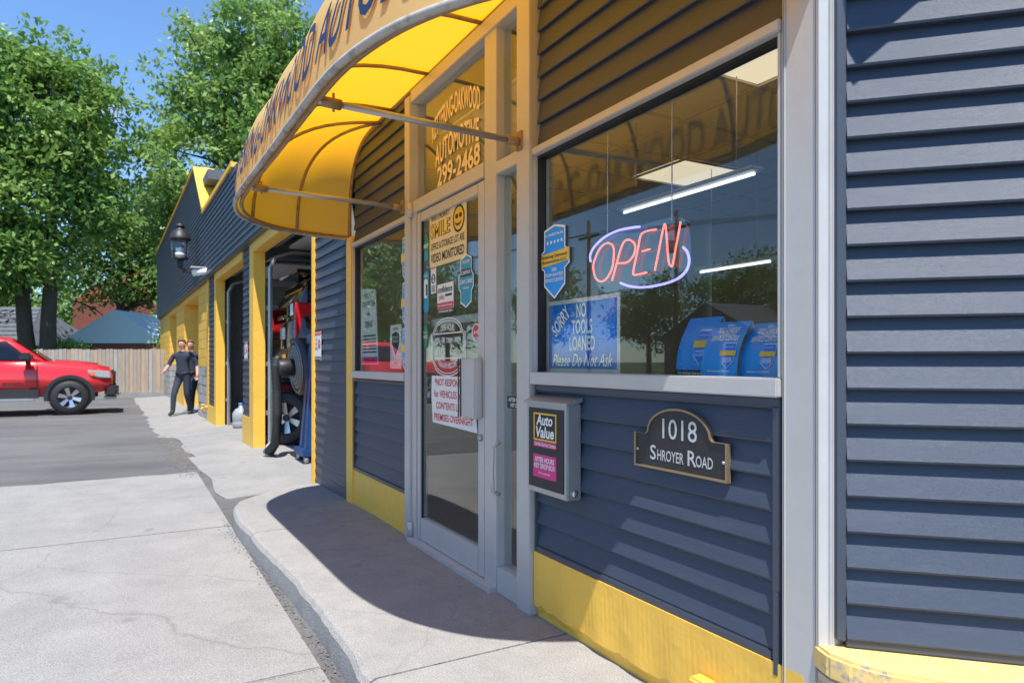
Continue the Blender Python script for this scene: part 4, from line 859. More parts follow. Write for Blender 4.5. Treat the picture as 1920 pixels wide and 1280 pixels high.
# blue engine hoist
XF[0] = Matrix.Translation((.36, -.14, 0))
H = thing('engine_hoist', (-8.75, .55, -.05), 'blue steel hoist with tapered legs and casters by the bay door', 'hoist')
for x, y in ((-8.95, .38), (-8.7, .38), (-8.95, .75), (-8.7, .75)):
    cx, cy = (-8.82, .56); loft('leg', [[Vector((x + (cx - x) * t * .6 + a * .05, y + (cy - y) * t * .6 + b * .04, .05 + 1.35 * t)) for a, b in ((-1, -1), (1, -1), (1, 1), (-1, 1))] for t in (0, .5, 1)], BLUEST, H, False)
box('head', -8.95, -8.7, .42, .7, 1.38, 1.5, BLUEST, H, .01); box('base_beam', -9.1, -8.6, .3, .4, .03, .11, BLUEST, H, .008); box('base_beam', -9.1, -8.6, .72, .82, .03, .11, BLUEST, H, .008)
for x in (-9.05, -8.65):
    for y in (.35, .77): lathe('caster', [(.01, -.02), (.045, -.02), (.045, .02), (.01, .02)], (x, y, -.005), STEEL, H, 14, (0, 1, 0))
XF[0] = Matrix.Identity(4)
# spare wheel on the floor and parts in the next bay
sw = thing('loose_wheel', (-10.35, .42, -.05), 'loose truck wheel standing on the workshop floor behind the fan', 'wheel'); wheel(sw, (-10.35, .42, .34), .39, .26, (.8, -.6, 0))
Tm = thing('tyre_machine', (-13.4, .9, -.05), 'red and black tyre changing machine inside the second bay', 'machine')
box('cabinet', -13.7, -13.1, .7, 1.2, -.05, .75, mat('dull red enamel', (.2, .02, .02), .5, var=.2), Tm, .03); lathe('turntable', [(.3, 0), (.34, .03), (.34, .07), (.05, .1)], (-13.4, .95, .76), PLAST, Tm, 24); tube('tower', [(-13.4, 1.25, .7), (-13.4, 1.25, 1.7)], .06, PLAST, Tm); tube('arm', [(-13.4, 1.25, 1.65), (-13.4, .9, 1.65), (-13.4, .9, 1.0)], .03, STEEL, Tm)
op = thing('door_opener', (-12.6, 1.2, 2.4), 'dark motorised door opener hanging inside the second bay', 'opener'); box('motor_box', -12.8, -12.4, 1.0, 1.4, 2.25, 2.5, PLAST, op, .03); lathe('pulley', [(.1, -.03), (.12, 0), (.1, .03)], (-12.5, .95, 2.3), STEEL, op, 18, (0, 1, 0)); box('rail', -12.62, -12.58, .3, 1.0, 2.5, 2.54, STEEL, op); tube('hanger', [(-12.6, 1.2, 2.5), (-12.6, 1.2, 3.6)], .015, STEEL, op)
jg = thing('water_jug', (-13.4, .18, -.05), 'clear plastic jug on the floor just inside the second bay', 'jug'); lathe('bottle', [(.13, 0), (.15, .03), (.15, .1), (.14, .12), (.15, .14), (.15, .26), (.1, .34), (.04, .37), (.04, .42)], (-13.4, .18, -.05), mat('cloudy plastic', (.5, .52, .55), .25, trans=.4), jg, 20); lathe('cap', [(.045, 0), (.045, .03)], (-13.4, .18, .37), LBLUE, jg, 14)
bk = thing('storage_bin', (-14.2, .9, -.05), 'grey storage tub on the workshop floor by the wall', 'bin'); loft('tub', [[Vector((-14.2 + a * w, .9 + b * w, z)) for a, b in ((-1, -1), (1, -1), (1, 1), (-1, 1))] for w, z in ((.22, -.05), (.28, .4), (.3, .4), (.3, .43))], GINT, bk, False)

# ================================================================== WALL LANTERN, CAMERA, SPIGOT
L = thing('street_lantern', (-16.85, -.6, 3.0), 'black gas style lantern with domed cap on a wall bracket', 'lamp')
lx, ly = -16.87, -.62
XF[0] = Matrix.Translation((lx, ly, 0)) @ Matrix.Diagonal((.84, .84, 1, 1)) @ Matrix.Translation((-lx, -ly, 0))
box('bracket_arm', lx, -16.2, -.35, -.2, 3.16, 3.24, PLAST, L, .01); box('bracket_arm', lx - .04, lx + .04, ly - .04, -.2, 3.15, 3.23, PLAST, L, .01)
loft('stem', [[Vector((lx + a * w, ly + b * w, z)) for a, b in ((-1, -1), (1, -1), (1, 1), (-1, 1))] for w, z in ((.055, 2.98), (.06, 3.0), (.075, 3.4), (.05, 3.42))], PLAST, L, False)
lathe('globe', [(.17, 3.47), (.2, 3.5), (.235, 3.88)], (lx, ly, 0), glass_mat('lantern glass', (.92, .94, .95), 1.5), L, 20)
lathe('base_ring', [(.04, 3.41), (.19, 3.44), (.19, 3.475), (.16, 3.475)], (lx, ly, 0), PLAST, L, 20)
lathe('lamp_insert', [(.13, 3.48), (.14, 3.56), (.1, 3.6), (.1, 3.65), (.12, 3.68), (.05, 3.7)], (lx, ly, 0), WHITE, L, 18)
for i in range(4): a = math.pi / 4 + i * math.pi / 2; tube('cage_bar', [(lx + .19 * math.cos(a), ly + .19 * math.sin(a), 3.46), (lx + .245 * math.cos(a), ly + .245 * math.sin(a), 3.9)], .009, PLAST, L, 6)
cp_ = lathe('cap', [(.27, 3.87), (.275, 3.89), (.24, 3.95), (.2, 4.03), (.13, 4.09), (.1, 4.11), (.1, 4.15)], (lx, ly, 0), PLAST, L, 24); lathe('finial', [(.11, 4.15), (.12, 4.16), (.1, 4.21), (.05, 4.235), (.01, 4.25)], (lx, ly, 0), PLAST, cp_, 20)
XF[0] = Matrix.Identity(4)
C = thing('security_camera', (-14.95, -.3, 2.9), 'white bullet security camera under the slate fascia', 'camera')
tube('body', [(-15.0, -.5, 2.93), (-14.85, -.2, 2.97)], .065, WHITE, C, 14); tube('lens', [(-15.01, -.515, 2.928), (-15.0, -.495, 2.93)], .05, INK, C, 14); box('mount', -14.9, -14.78, -.2, -.1, 2.9, 3.05, WHITE, C, .02); box('sunshade', -15.08, -14.86, -.55, -.2, 3.03, 3.045, WHITE, C, .004)
sp = thing('hose_spigot', (-15.5, -.25, .1), 'yellow painted hose tap low on the yellow pier', 'tap'); tube('pipe', [(-15.5, -.17, .22), (-15.5, -.28, .22), (-15.5, -.31, .14)], .03, YEL, sp); lathe('tap_wheel', [(.04, 0), (.05, .01), (.04, .02)], (-15.5, -.27, .26), YEL, sp, 12)

# ================================================================== PICK-UP TRUCK (local: x forward, y left, z up; origin on the ground under the front axle)
XF[0] = Matrix.Translation((-20.75, -2.86, -.13)) @ Matrix.Rotation(R(90), 4, 'Z')
T = thing('pickup_truck', (-1.8, 0, 0), 'bright red crew cab pickup truck parked side-on in the lot', 'truck')
hw = 1.0
def tsec(x, w, z0, z1, r=.08, crown=.03): return [Vector((x, a, b)) for a, b in ([(-w, z0), (-w - .015, z0 + (z1 - z0) * .5), (-w + r * .3, z1 - r * .5), (-w + r, z1), (0, z1 + crown), (w - r, z1), (w - r * .3, z1 - r * .5), (w + .015, z0 + (z1 - z0) * .5), (w, z0), (0, z0)])]
loft('body', [tsec(.9, .82, .62, .98, .1), tsec(.8, .93, .58, 1.13, .12), tsec(.45, .97, .5, 1.22, .14), tsec(-.4, .98, .48, 1.28, .12), tsec(-.55, .98, .48, 1.3, .08), tsec(-2.75, .98, .48, 1.3, .08)], TRED, T)
loft('hood_scoop', [tsec(.55, .45, 1.15, 1.23, .06), tsec(.1, .5, 1.15, 1.29, .06), tsec(-.35, .55, 1.15, 1.315, .06)], TRED, T)
loft('cab', [tsec(-.5, .9, 1.26, 1.31, .05), tsec(-1.2, .76, 1.26, 1.84, .12), tsec(-1.6, .74, 1.26, 1.9, .14), tsec(-2.5, .74, 1.26, 1.88, .14), tsec(-2.78, .78, 1.26, 1.6, .12)], TRED, T)
mesh('windshield', [(-.47, -.82, 1.325), (-.47, .82, 1.325), (-1.17, .68, 1.845), (-1.17, -.68, 1.845)], [(0, 1, 2, 3)], TGLASS, T)
for s in (-1, 1):
    g0 = [(-.78, 1.33, .895), (-1.7, 1.33, .9), (-1.7, 1.79, .79), (-1.28, 1.78, .79)]; g1 = [(-1.76, 1.33, .9), (-2.55, 1.33, .9), (-2.5, 1.76, .8), (-1.76, 1.79, .79)]
    for g in (g0, g1): mesh('side_window', [(x, s * (y + .012), z) for x, z, y in g], [(0, 1, 2, 3)], TGLASS, T)
    prism('sill_cladding', [(-.62, .42), (-2.75, .42), (-2.75, .62), (-.62, .64)], ((0, s * 1.0, 0), (1, 0, 0), (0, 0, 1)), -.02, .03, PLAST, T, .008)
    box('running_board', -2.7, -.7, s * 1.12 - .08, s * 1.12 + .08, .36, .42, STEEL, T, .015)
    ar = [(.53 * math.cos(t), .44 + .53 * math.sin(t)) for t in [math.pi * (-.06 + 1.12 * i / 16) for i in range(17)]]; ari = [(.44 * math.cos(t), .44 + .44 * math.sin(t)) for t in [math.pi * (-.06 + 1.12 * i / 16) for i in range(17)]]
    for x in (0, -3.68):
        prism('wheel_arch', [(x + a, b) for a, b in ar] + [(x + a, b) for a, b in ari[::-1]], ((0, s * .985, 0), (1, 0, 0), (0, 0, 1)), -.03 if s < 0 else -.05, .05 if s < 0 else .03, PLAST, T, .008)
        prism('wheel_well', [(x + a * .9, b) for a, b in ar], ((0, s * .985, 0), (1, 0, 0), (0, 0, 1)), -.012 if s > 0 else -.0, .0 if s > 0 else .012, INK, T)
        wheel(T, (x, s * .93, .42), .42, .3, (0, s, 0))
    mi = thing('mirror', (-.85, s * 1.1, 1.34), parent=T); box('housing', -.98, -.72, s * 1.2 - .13, s * 1.2 + .13, 1.3, 1.5, PLAST, mi, .05); box('arm', -.9, -.8, min(s * .9, s * 1.1), max(s * .9, s * 1.1), 1.3, 1.36, PLAST, mi, .01)
    hl = prism('headlight', [(.86, .88), (.84, 1.06), (.35, 1.09), (.4, .96), (.6, .9)], ((0, s * .955, 0), (1, 0, 0), (0, 0, 1)), -.05, .05, mat('headlight lens', (.35, .37, .4), .1, coat=1), T, .02); box('turn_signal', .42, .52, s * 1.0 - .01, s * 1.0 + .01, .95, 1.03, mat('amber lens', (.7, .18, .02), .2), hl)
    for x in (-1.72, -.66): box('door_seam', x - .006, x + .006, s * 1.0 - .003 - .0, s * 1.0 + .004, .66, 1.28, INK, T)
    box('door_handle', -1.66, -1.46, s * 1.015 - .015, s * 1.015 + .015, 1.12, 1.16, PLAST, T, .008)
    text('REBEL', ((-1.1, s * 1.004, .76), (-s, 0, 0), (0, 0, 1)), 0, 0, .1, PLAST, T, .008, fit=.45, bold=.02)
    box('tail_lamp', -4.98, -4.9, s * .9 - .08, s * .9 + .08, .95, 1.35, TAIL, T, .02)
box('front_bumper', .72, 1.02, -.98, .98, .42, .7, PLAST, T, .06); box('grille', .82, .95, -.68, .68, .68, 1.08, PLAST, T, .04); box('skid_plate', .7, .98, -.6, .6, .34, .42, STEEL, T, .02); tube('tow_hook', [(1.0, -.55, .46), (1.07, -.55, .48), (1.07, -.45, .48), (1.0, -.45, .46)], .02, CHROME, T); tube('fog_lamp', [(1.0, -.8, .55), (1.025, -.8, .55)], .06, CHROME, T)
loft('bed', [tsec(-2.8, .98, .5, 1.32, .05, 0), tsec(-4.95, .98, .52, 1.32, .05, 0)], TRED, T); box('rear_bumper', -5.12, -4.95, -.95, .95, .5, .68, STEEL, T, .03)
XF[0] = Matrix.Identity(4)

# ================================================================== FENCE, NEIGHBOURING HOUSES
fd = Vector((.491, .871, 0)); fn = Vector((.871, -.491, 0)); f0 = Vector((-28.55, -.37, -.13))
FE = thing('wooden_fence', f0 - fd * 5, 'weathered vertical board fence along the back of the lot', 'fence')
proto = {}
for i in range(92):
    p = f0 - fd * (i * .146 - .3); m_ = random.choice([WOODF, WOODF, WOODF2, WOODF3]); h = 1.62 + random.uniform(-.025, .02)
    P = [(-.068, 0), (.068, 0), (.068, h - .03), (.04, h), (-.04, h), (-.068, h - .03)]
    prism('board', P, (p + Vector((0, 0, .14)) + fn * random.uniform(-.008, .008), fd, (0, 0, 1)), 0, .018, m_, FE)
for z in (.45, 1.35):
    a = f0 - fd * 13.2 - fn * .03; b = f0 + fd * .4 - fn * .03; prism('rail', [(0, z), (13.6, z), (13.6, z + .09), (0, z + .09)], (a, fd, (0, 0, 1)), -.04, 0, WOODF, FE)
kb = prism('kerb', [(0, -.05), (14, -.05), (14, .13), (0, .13)], (f0 - fd * 13.5 + fn * .12, fd, (0, 0, 1)), -.3, .03, CONC, None, .02); kb['kind'] = 'structure'
def gable_house(name, label, px, wall_m, gab_m, roof_m, width, eave, rise, depth, base=-.15, over=.25, windows=()):
    """gable end facing along fn; px = centre of the gable foot"""
    c = Vector(px); h = thing(name, c, label, 'house'); fr = (c, fd, (0, 0, 1)); w = width / 2
    prism('wall', [(-w, base), (w, base), (w, eave), (-w, eave)], fr, -depth, 0, wall_m, h)
    g = prism('gable', [(-w, eave), (w, eave), (0, eave + rise)], fr, -depth, .02, gab_m, h)
    n_ = int(rise / .12)
    for k in range(n_):
        z = k * .12; ww = w * (1 - (z + .06) / rise)
        if ww > .1: prism('board', [(-ww, eave + z), (ww, eave + z), (ww - .02, eave + z + .115), (-ww + .02, eave + z + .115)], fr, .021, .035 , gab_m, g)
    for s in (-1, 1): 
        r_ = prism('roof', [(0, eave + rise + .07), (0, eave + rise), (s * (w + over), eave - over * rise / w), (s * (w + over), eave - over * rise / w + .07)], fr, -depth - .2, .04, roof_m if name != 'brick_garage' else GABLE, h)
    box('fascia_board', 0, .01, 0, .01, 0, .01, WHITE, h) if False else None
    for a, z0, ww, hh in windows:
        wi = prism('window', [(a - ww / 2, z0), (a + ww / 2, z0), (a + ww / 2, z0 + hh), (a - ww / 2, z0 + hh)], fr, .04, .08, WHITE, h); prism('pane', [(a - ww / 2 + .06, z0 + .06), (a + ww / 2 - .06, z0 + .06), (a + ww / 2 - .06, z0 + hh - .06), (a - ww / 2 + .06, z0 + hh - .06)], fr, .081, .086, TGLASS, wi)
    return h
gable_house('brick_garage', 'small brick garage with a pale blue board gable behind the fence', (-37.05, -2.2, 0), BRICK, GABLE, SHING, 4.9, 2.03, 1.5, 6)
gable_house('brick_house', 'rust red house with light grey roof beyond the blue gabled garage', (-53.5, -1.2, 0), BRICK, ORANGEW, LGREY, 8.5, 5.3, 2.6, 9, windows=((-2.2, 2.2, 1.1, 1.6), (1.6, 2.2, 1.1, 1.6), (3.2, 3.6, 1.0, 1.5)))
hl_ = thing('grey_roofed_house', (-46, -9.5, 0), 'low house with a dark grey shingle roof behind the truck', 'house'); fr = ((-46, -9.5, 0), fd, (0, 0, 1))
prism('wall', rect(-5, 3.6, -.15, 2.1), fr, -6, 0, BRICK, hl_)
o_, r_, u_ = [Vector(q) for q in fr]
mesh('roof', [o_ + r_ * a + fn * b + u_ * z for a, b, z in ((-5.3, .5, 2.05), (4.0, .5, 2.05), (2.4, -3, 4.3), (-5.3, -3, 4.3), (-5.3, -6.5, 2.05), (4.0, -6.5, 2.05), (-5.3, .5, 1.9), (4.0, .5, 1.9), (4.0, -6.5, 1.9), (-5.3, -6.5, 1.9))], [(0, 1, 2, 3), (3, 2, 5, 4), (1, 5, 2), (0, 6, 7, 1), (1, 7, 8, 5), (6, 9, 8, 7)], SHING, hl_)
for k in range(9): 
    t0, t1 = k / 9, (k + .93) / 9
    mesh('shingle_row', [o_ + r_ * a + fn * (.5 - 3.5 * t) + u_ * (2.05 + 2.25 * t + .02 + d) for a, t, d in ((-5.3, t0, .03), (4.0 - 1.6 * t0, t0, .03), (4.0 - 1.6 * t1, t1, 0), (-5.3, t1, 0))], [(0, 1, 2, 3)], SHING, hl_)

# ================================================================== TREES
def np_mesh(name, v, nq, m, parent, org):
    me = bpy.data.meshes.new(name); me.vertices.add(len(v)); me.vertices.foreach_set('co', (v - np.array(org)).astype(np.float32).ravel())
    me.loops.add(nq * 4); me.loops.foreach_set('vertex_index', np.arange(nq * 4, dtype=np.int32)); me.polygons.add(nq)
    me.polygons.foreach_set('loop_start', np.arange(0, nq * 4, 4, dtype=np.int32)); me.polygons.foreach_set('loop_total', np.full(nq, 4, np.int32)); me.update(); me.validate(); me.materials.append(m)
    o = bpy.data.objects.new(name, me); COL.objects.link(o); WORG[o.name] = Vector(org)
    if parent: o.parent = parent; o.location = Vector(org) - wo(parent)
    else: o.location = org
    return o
def unit(a): return a / np.linalg.norm(a, axis=-1, keepdims=True)
def tree(label, base, lobes, nclump, leaf_m, trunks, per=46, ls=.16, group='trees', clump=.55, name='leafy_tree', seed=0):
    """lobes: (cx,cy,cz,rx,ry,rz) ellipsoids; leaves gathered in drooping clumps spread through them"""
    g = np.random.default_rng(seed); base = Vector(base); t = thing(name, base, label, 'tree', group)
    vol = np.array([l[3] * l[4] * l[5] for l in lobes]) ** .75; pick = g.choice(len(lobes), nclump, p=vol / vol.sum()); Lb = np.array(lobes)[pick]
    d = unit(g.normal(size=(nclump, 3))); rad = g.uniform(.35, 1.0, (nclump, 1)) ** .55
    cc = Lb[:, :3] + d * rad * Lb[:, 3:] * g.uniform(.75, 1.28, (nclump, 1))
    cl = np.repeat(cc, per, 0); n = len(cl); od = np.repeat(d, per, 0)
    off = g.normal(size=(n, 3)) * np.array([clump, clump, clump * .55]) * .6; pos = cl + off
    ax = unit(g.normal(size=(n, 3)) * .8 + od * .5 + np.array([0, 0, -.35])); nn = unit(np.cross(ax, unit(g.normal(size=(n, 3)) + np.array([0, 0, 1.2]))))
    L_ = (ls * g.uniform(.45, 1.4, (n, 1))); W_ = L_ * .46
    v = np.stack([pos, pos + ax * L_ * .5 + nn * W_ * .5, pos + ax * L_, pos + ax * L_ * .5 - nn * W_ * .5], 1).reshape(-1, 3)
    np_mesh('crown', v, n, leaf_m, t, tuple(base + Vector((0, 0, 3))))
    tv = []; tf = []
    def limb(pts, r0, r1, k=8):
        b0 = len(tv); pts = [Vector(p) for p in pts]; m_ = len(pts)
        for i, p in enumerate(pts):
            dd = (pts[min(i + 1, m_ - 1)] - pts[max(i - 1, 0)]).normalized(); x = dd.orthogonal().normalized(); y = dd.cross(x); rr = r0 + (r1 - r0) * i / (m_ - 1)
            for q in range(k): a = 2 * math.pi * q / k; tv.append(p + (x * math.cos(a) + y * math.sin(a)) * rr)
        for i in range(m_ - 1):
            for q in range(k): tf.append((b0 + i * k + q, b0 + i * k + (q + 1) % k, b0 + (i + 1) * k + (q + 1) % k, b0 + (i + 1) * k + q))
    tops = []
    for (dx, dy, tx, ty, tz, r0) in trunks:
        a = base + Vector((dx, dy, -.1)); b = base + Vector((tx, ty, tz)); P = [a.lerp(b, i / 7) + Vector((math.sin(i * 1.3 + dx) * .08 * i / 7, math.cos(i * 1.7) * .08 * i / 7, 0)) for i in range(8)]
        limb(P, r0, r0 * .4, 12); tops.append((P, r0))
    for i in g.choice(nclump, min(70, nclump), replace=False):
        c = Vector(cc[i]); P, r0 = min(tops, key=lambda q: min((p - c).length for p in q[0][3:])); s = min(P[3:], key=lambda p: (p - c).length + max(0, p.z - c.z + 1) * 1.5)
        mid = s.lerp(c, .5) + Vector((0, 0, .35)); limb([s, s.lerp(mid, .5) + Vector((0, 0, .1)), mid, mid.lerp(c, .6), c], r0 * .28, .02, 6)
    mesh('trunk', tv, tf, BARK, t, True)
    return t
tree('tall twin trunked shade tree beyond the fence behind the truck', (-35.0, -4.85, -.15),
     [(-35.2, -5.6, 8.2, 2.9, 3.0, 2.6), (-35, -4.4, 11.8, 2.7, 2.5, 2.6), (-35.6, -8.3, 10.2, 2.5, 2.6, 2.8), (-34.6, -2.9, 8.2, 1.3, 1.1, 1.9), (-34.6, -6.4, 5.2, 2.2, 2.6, 1.3), (-35.2, -6.5, 13.2, 2.2, 2.2, 1.5)],
     800, LEAF, [(-.1, -.28, -.2, -1.1, 9.5, .36), (.1, .25, .3, .5, 10.5, .36)], per=64, ls=.3, seed=1, clump=.62)
tree('broad light green tree rising behind the garage roof', (-36.5, 2.6, -.15),
     [(-36, 2.2, 10.5, 3.2, 3.6, 3.0), (-36.5, 3.2, 14.5, 3.2, 3.6, 3.2), (-36, 5.6, 12, 3, 3.2, 3.4), (-36.5, 1.1, 7.6, 2.4, 2.0, 2.0), (-37, 7.5, 15.5, 3, 3.2, 3.2), (-36.5, 4.5, 17.5, 3.0, 3.2, 2.4), (-36, 8, 9.5, 3, 3, 3)],
     950, LEAF2, [(0, 0, .2, .8, 12, .4), (.1, .3, .4, 3.5, 12, .3)], per=66, ls=.31, seed=2, clump=.66)
tree('dark green tree filling the gap behind the blue gable', (-44, -2.0, -.15), [(-44, -2.2, 6.5, 2.6, 3.2, 2.6), (-44, .6, 7.5, 2.6, 2.6, 3), (-44.5, -1, 9.5, 2.2, 3.0, 2)], 420, LEAF3, [(0, 0, 0, 0, 7, .3)], per=46, ls=.3, seed=3, clump=.85)
tree('slim young tree squeezed between fence end and garage wall', (-32.6, .1, -.15), [(-32.6, .15, 2.7, .7, .55, 1.3), (-32.7, .35, 4.4, .7, .6, 1.1)], 90, LEAF, [(0, 0, 0, .1, 3.6, .07)], per=40, ls=.2, seed=4, clump=.4)
tree('bushy shrub growing against the brick garage wall', (-35.4, -4.0, -.15), [(-35.4, -3.9, 1.5, .7, .7, .7)], 50, LEAF2, [(0, 0, 0, 0, 1.5, .05)], per=40, ls=.16, seed=5, clump=.35, name='shrub')
for i, (x, y, h) in enumerate(((-64, -18, 8), (-66, -11, 10), (-63, -5, 8), (-67, 2, 11), (-58, 8, 12))):
    tree(['tall', 'broad', 'low', 'dark', 'high crowned'][i] + ' distant tree in the row behind ' + ['the grey roofed house', 'the twin trunked tree', 'the blue gable', 'the rust red house', 'the garage roof'][i], (x, y, -.15), [(x, y, h * .35, 3.4, 4.2, h * .36), (x, y + 1, h * .7, 2.8, 3.4, h * .28)], 200, LEAF3 if i % 2 else LEAF, [(0, 0, 0, 0, h * .6, .3)], per=34, ls=.45, seed=40 + i, group='trees behind the houses', clump=1.0)
# across the street (seen mirrored in the glass)
acr = [(-30, -42, 9, LEAF3), (-42, -45, 11, LEAF), (-53, -44, 10, LEAF3), (-22, -48, 12, LEAF), (-12, -46, 10, LEAF3), (-2, -48, 12, LEAF), (9, -46, 9, LEAF3), (-66, -40, 12, LEAF), (-62, -26, 11, LEAF3), (-52, -17, 12, LEAF), (-46, -12.5, 11, LEAF3)]
for i, (x, y, h, m_) in enumerate(acr):
    sz = ['round crowned', 'wide', 'tall', 'domed'][i % 4]
    tree(['round dark tree across the road', 'tall bright tree across the road'][m_ is LEAF] + ' ' + ['beside the bungalow', 'behind the bungalow', 'past the bare pole', 'behind the nearer bungalow', 'by the street corner', 'opposite the shop window', 'far down the street', 'past the lot edge', 'near the lot entrance', 'next to the lot', 'closest to the truck'][i], (x, y, -.15), [(x, y, h * .55, 3.6, 3.6, h * .28), (x + 1.5, y - 1, h * .75, 2.8, 2.8, h * .22), (x - 2, y + .8, h * .6, 2.6, 2.6, h * .25)], 200, m_, [(0, 0, 0, 0, h * .7, .3)], per=34, ls=.42, seed=20 + i, group='trees across the street', clump=1.0)
def cross_house(x, y, lab):
    h = thing('bungalow', (x, y, -.15), lab, 'house'); wl_ = mat('bungalow siding', (.2, .19, .18), .8, var=.1)
    box('wall', x - 4.5, x + 4.5, y - 7, y, -.15, 2.8, wl_, h); prism('roof', [(-5, 2.7), (5, 2.7), (0, 5.2)], ((x, y + .4, 0), (-1, 0, 0), (0, 0, 1)), -8, .0, SHING, h)
    prism('porch_roof', [(-1.8, 2.4), (1.8, 2.4), (0, 3.4)], ((x + 1.5, y + 2.4, 0), (-1, 0, 0), (0, 0, 1)), -2.6, 0, SHING, h)
    for dx in (-1.6, 1.6): box('porch_post', x + 1.5 + dx - .15, x + 1.5 + dx + .15, y + 1.9, y + 2.2, -.15, 2.4, LGREY, h)
    for dx in (-3, -1): wi = box('window', x + dx - .5, x + dx + .5, y, y + .05, 1, 2.2, WHITE, h); box('pane', x + dx - .42, x + dx + .42, y + .052, y + .06, 1.08, 2.12, TGLASS, wi)
cross_house(-34, -33, 'grey bungalow with a small gabled porch across the road'); cross_house(-14, -35, 'second grey bungalow with gabled porch, nearer the shop corner')
for i, (x, y) in enumerate(((-39, -26.5), (-33.5, -29.5))):
    u = thing('utility_pole', (x, y, -.15), 'wooden utility pole with crossarm beside the road, ' + ('bare top' if i == 0 else 'carrying a transformer'), 'pole'); tube('post', [(x, y, -.15), (x, y, 11)], [.17, .12], POLEW, u, 10); box('crossarm', x - 1.2, x + 1.2, y - .06, y + .06, 9.8, 9.95, POLEW, u)
    for dx in (-1.1, -.4, .4, 1.1): lathe('insulator', [(.04, 0), (.06, .08), (.03, .16)], (x + dx, y, 9.95), STEEL, u, 8)
    if i: lathe('transformer', [(.22, 0), (.25, .05), (.25, .75), (.2, .82)], (x - .4, y + .1, 8.3), STEEL, u, 14)
wv = thing('power_line', (-36, -28, 9), 'thin black power lines strung between the utility poles', 'cable')
for k, dx in enumerate((-1.1, -.4, .4, 1.1)):
    for seg in (((-75, -12), (-39, -26.5)), ((-39, -26.5), (-33.5, -29.5)), ((-33.5, -29.5), (8, -44))):
        a, b = seg; tube('wire', [(a[0] + dx + (b[0] - a[0]) * t, a[1] + (b[1] - a[1]) * t, 10.1 - 3.2 * t * (1 - t) * (1 if abs(a[0] - b[0]) > 10 else .1)) for t in [i / 12 for i in range(13)]], .018, INK, wv, 4)

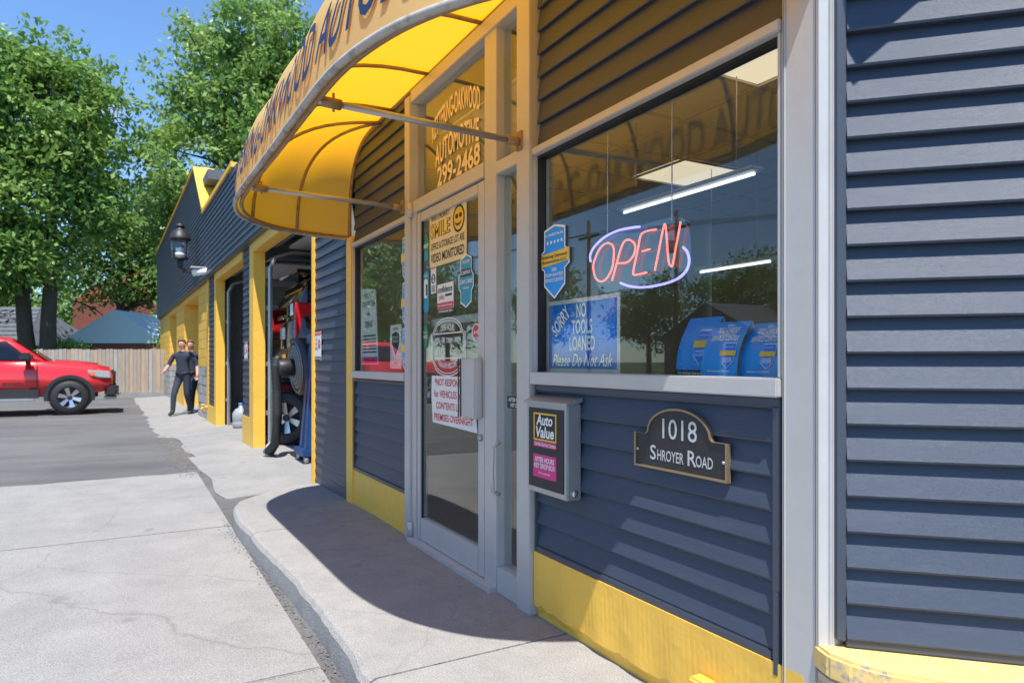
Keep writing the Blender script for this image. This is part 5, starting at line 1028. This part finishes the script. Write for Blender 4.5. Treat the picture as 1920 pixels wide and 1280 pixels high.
# ================================================================== PEOPLE
def person(label, loc, rotz, pose, seed=0):
    """pose: joint dict in metres, figure faces +y local"""
    root = thing('person', loc, label, 'person')
    M = Matrix.Translation(loc) @ Matrix.Rotation(rotz, 4, 'Z')
    J = dict(pel=(0, 0, .96), wai=(0, .01, 1.12), che=(0, .02, 1.33), nec=(0, .02, 1.5), nk2=(0, .03, 1.56), hed=(0, .05, 1.66), top=(0, .03, 1.76)); J.update(pose)
    Rr = dict(pel=(.16, .125), wai=(.15, .115), che=(.175, .12), nec=(.075, .07), nk2=(.058, .058), hed=(.083, .1), top=(.06, .075))
    chains = [['pel', 'wai', 'che', 'nec', 'nk2', 'hed', 'top']]
    for s in 'lr':
        chains += [['che', 'sh' + s, 'el' + s, 'wr' + s, 'ha' + s], ['pel', 'hi' + s, 'kn' + s, 'an' + s, 'to' + s]]
        Rr.update({'sh' + s: (.07, .07), 'el' + s: (.05, .05), 'wr' + s: (.034, .034), 'ha' + s: (.042, .025), 'hi' + s: (.095, .1), 'kn' + s: (.068, .07), 'an' + s: (.052, .055), 'to' + s: (.045, .035)})
    names = list(J); verts = [J[n_] for n_ in names]; edges = []
    for c in chains:
        for a, b in zip(c, c[1:]): edges.append((names.index(a), names.index(b)))
    me = bpy.data.meshes.new('body'); me.from_pydata(verts, edges, []); o = bpy.data.objects.new('body', me); COL.objects.link(o)
    sk = o.modifiers.new('skin', 'SKIN'); sk.use_smooth_shade = True; sb = o.modifiers.new('sub', 'SUBSURF'); sb.levels = 2; sb.render_levels = 2
    for i, n_ in enumerate(names): me.skin_vertices[0].data[i].radius = Rr[n_]; me.skin_vertices[0].data[i].use_root = n_ == 'pel'
    dg = bpy.context.evaluated_depsgraph_get(); em = bpy.data.meshes.new_from_object(o.evaluated_get(dg)); bpy.data.objects.remove(o)
    pts = [q.co.copy() for q in em.vertices]; ob = bpy.data.objects.new('body', em); COL.objects.link(ob); ob.parent = root; ob.matrix_local = Matrix.Rotation(rotz, 4, 'Z')
    em.materials.clear()
    for m_ in (CLOTH, SKIN, SHOE): em.materials.append(m_)
    hz = J['nec'][2]
    for p in em.polygons:
        c = p.center; p.use_smooth = True; k = 0
        if c.z > hz + .0: k = 1
        for s in 'lr':
            el, wr = Vector(J['el' + s]), Vector(J['wr' + s]); tt = (c - el).dot(wr - el) / (wr - el).length_squared
            if ((c - wr).length < .2 or (c - Vector(J['ha' + s])).length < .13) and tt > .15 and (c - el.lerp(wr, min(max(tt, 0), 1.5))).length < .1: k = 1
            if (c - Vector(J['an' + s])).length < .09 or (c - Vector(J['to' + s])).length < .12: k = 2
        p.material_index = k
    XF[0] = M
    hd = Vector(J['hed'])
    hp2 = [hd + Vector((a * .088, b * .106 - .012, c * .11 + .03)) for a, b, c in [(math.cos(t) * math.cos(q), math.sin(t) * math.cos(q), math.sin(q)) for q in [R(-10 + 100 * i / 6) for i in range(7)] for t in [2 * math.pi * j / 16 for j in range(16)]]]
    hf = [(i * 16 + j, i * 16 + (j + 1) % 16, (i + 1) * 16 + (j + 1) % 16, (i + 1) * 16 + j) for i in range(6) for j in range(16) if not (i < 3 and 1 <= j <= 6)]
    mesh('hair', hp2, hf, HAIR, root, True)
    lathe('nose', [(.016, 0), (.012, .02), (.004, .03)], hd + Vector((0, .085, -.01)), SKIN, root, 8, (0, 1, -.2))
    for s in (-1, 1):
        lathe('eye', [(.012, 0), (.009, .006)], hd + Vector((s * .032, .09, .02)), INK, root, 8, (0, 1, 0)); lathe('ear', [(.026, 0), (.02, .014)], hd + Vector((s * .08, .0, 0)), SKIN, root, 10, (s, 0, 0))
    box('mouth', hd.x - .025, hd.x + .025, hd.y + .083, hd.y + .094, hd.z - .058, hd.z - .048, RED, root)
    tube('collar', [Vector((math.cos(t) * .075, .025 + math.sin(t) * .072, hz - .005)) for t in [2 * math.pi * i / 16 for i in range(16)]], .018, CLOTH, root, 6, True)
    tube('belt', [Vector((math.cos(t) * .168, .005 + math.sin(t) * .133, 1.0)) for t in [2 * math.pi * i / 20 for i in range(20)]], .016, INK, root, 6, True)
    for s in 'lr':
        ha = Vector(J['ha' + s]); wr = Vector(J['wr' + s]); d = (ha - wr).normalized(); sd_ = d.cross(Vector((0, 1, .2))).normalized(); fw = sd_.cross(d)
        for i, ln in enumerate((.075, .085, .08, .062)):
            b = ha + sd_ * (.03 - .02 * i) + d * .015; tube('finger', [b, b + d * ln * .5 + fw * .004, b + d * ln + fw * .022], [.0095, .009, .007], SKIN, root, 6)
        b = ha + sd_ * .03 - d * .02; tube('thumb', [b, b + sd_ * .03 + d * .03, b + sd_ * .034 + d * .06], [.011, .01, .008], SKIN, root, 6)
    XF[0] = Matrix.Identity(4)
    return root
person('person in navy work shirt striding out of the bay with arm swung out', (-17.75, -.5, -.105), R(-125),
       dict(hed=(.0, .06, 1.67), shl=(.21, .02, 1.43), ell=(.3, .1, 1.18), wrl=(.27, .3, 1.05), hal=(.25, .38, 1.02), shr=(-.21, .02, 1.43), elr=(-.33, -.04, 1.19), wrr=(-.4, .08, .98), har=(-.42, .12, .91),
            hil=(.1, .0, .9), knl=(.11, .2, .5), anl=(.11, .24, .1), tol=(.11, .39, .045), hir=(-.1, .0, .9), knr=(-.1, .0, .48), anr=(-.1, -.2, .11), tor=(-.1, -.07, .04)))
person('person in navy work clothes walking close behind a colleague by the pier', (-18.5, -.28, -.1), R(-110),
       dict(shl=(.21, .02, 1.43), ell=(.26, -.1, 1.17), wrl=(.25, -.02, .93), hal=(.25, .03, .86), shr=(-.21, .02, 1.43), elr=(-.27, .1, 1.18), wrr=(-.22, .25, .98), har=(-.2, .31, .92),
            hil=(.1, .0, .9), knl=(.1, .0, .48), anl=(.1, -.25, .12), tol=(.1, -.13, .04), hir=(-.1, .0, .9), knr=(-.1, .22, .5), anr=(-.1, .3, .1), tor=(-.1, .45, .045)))
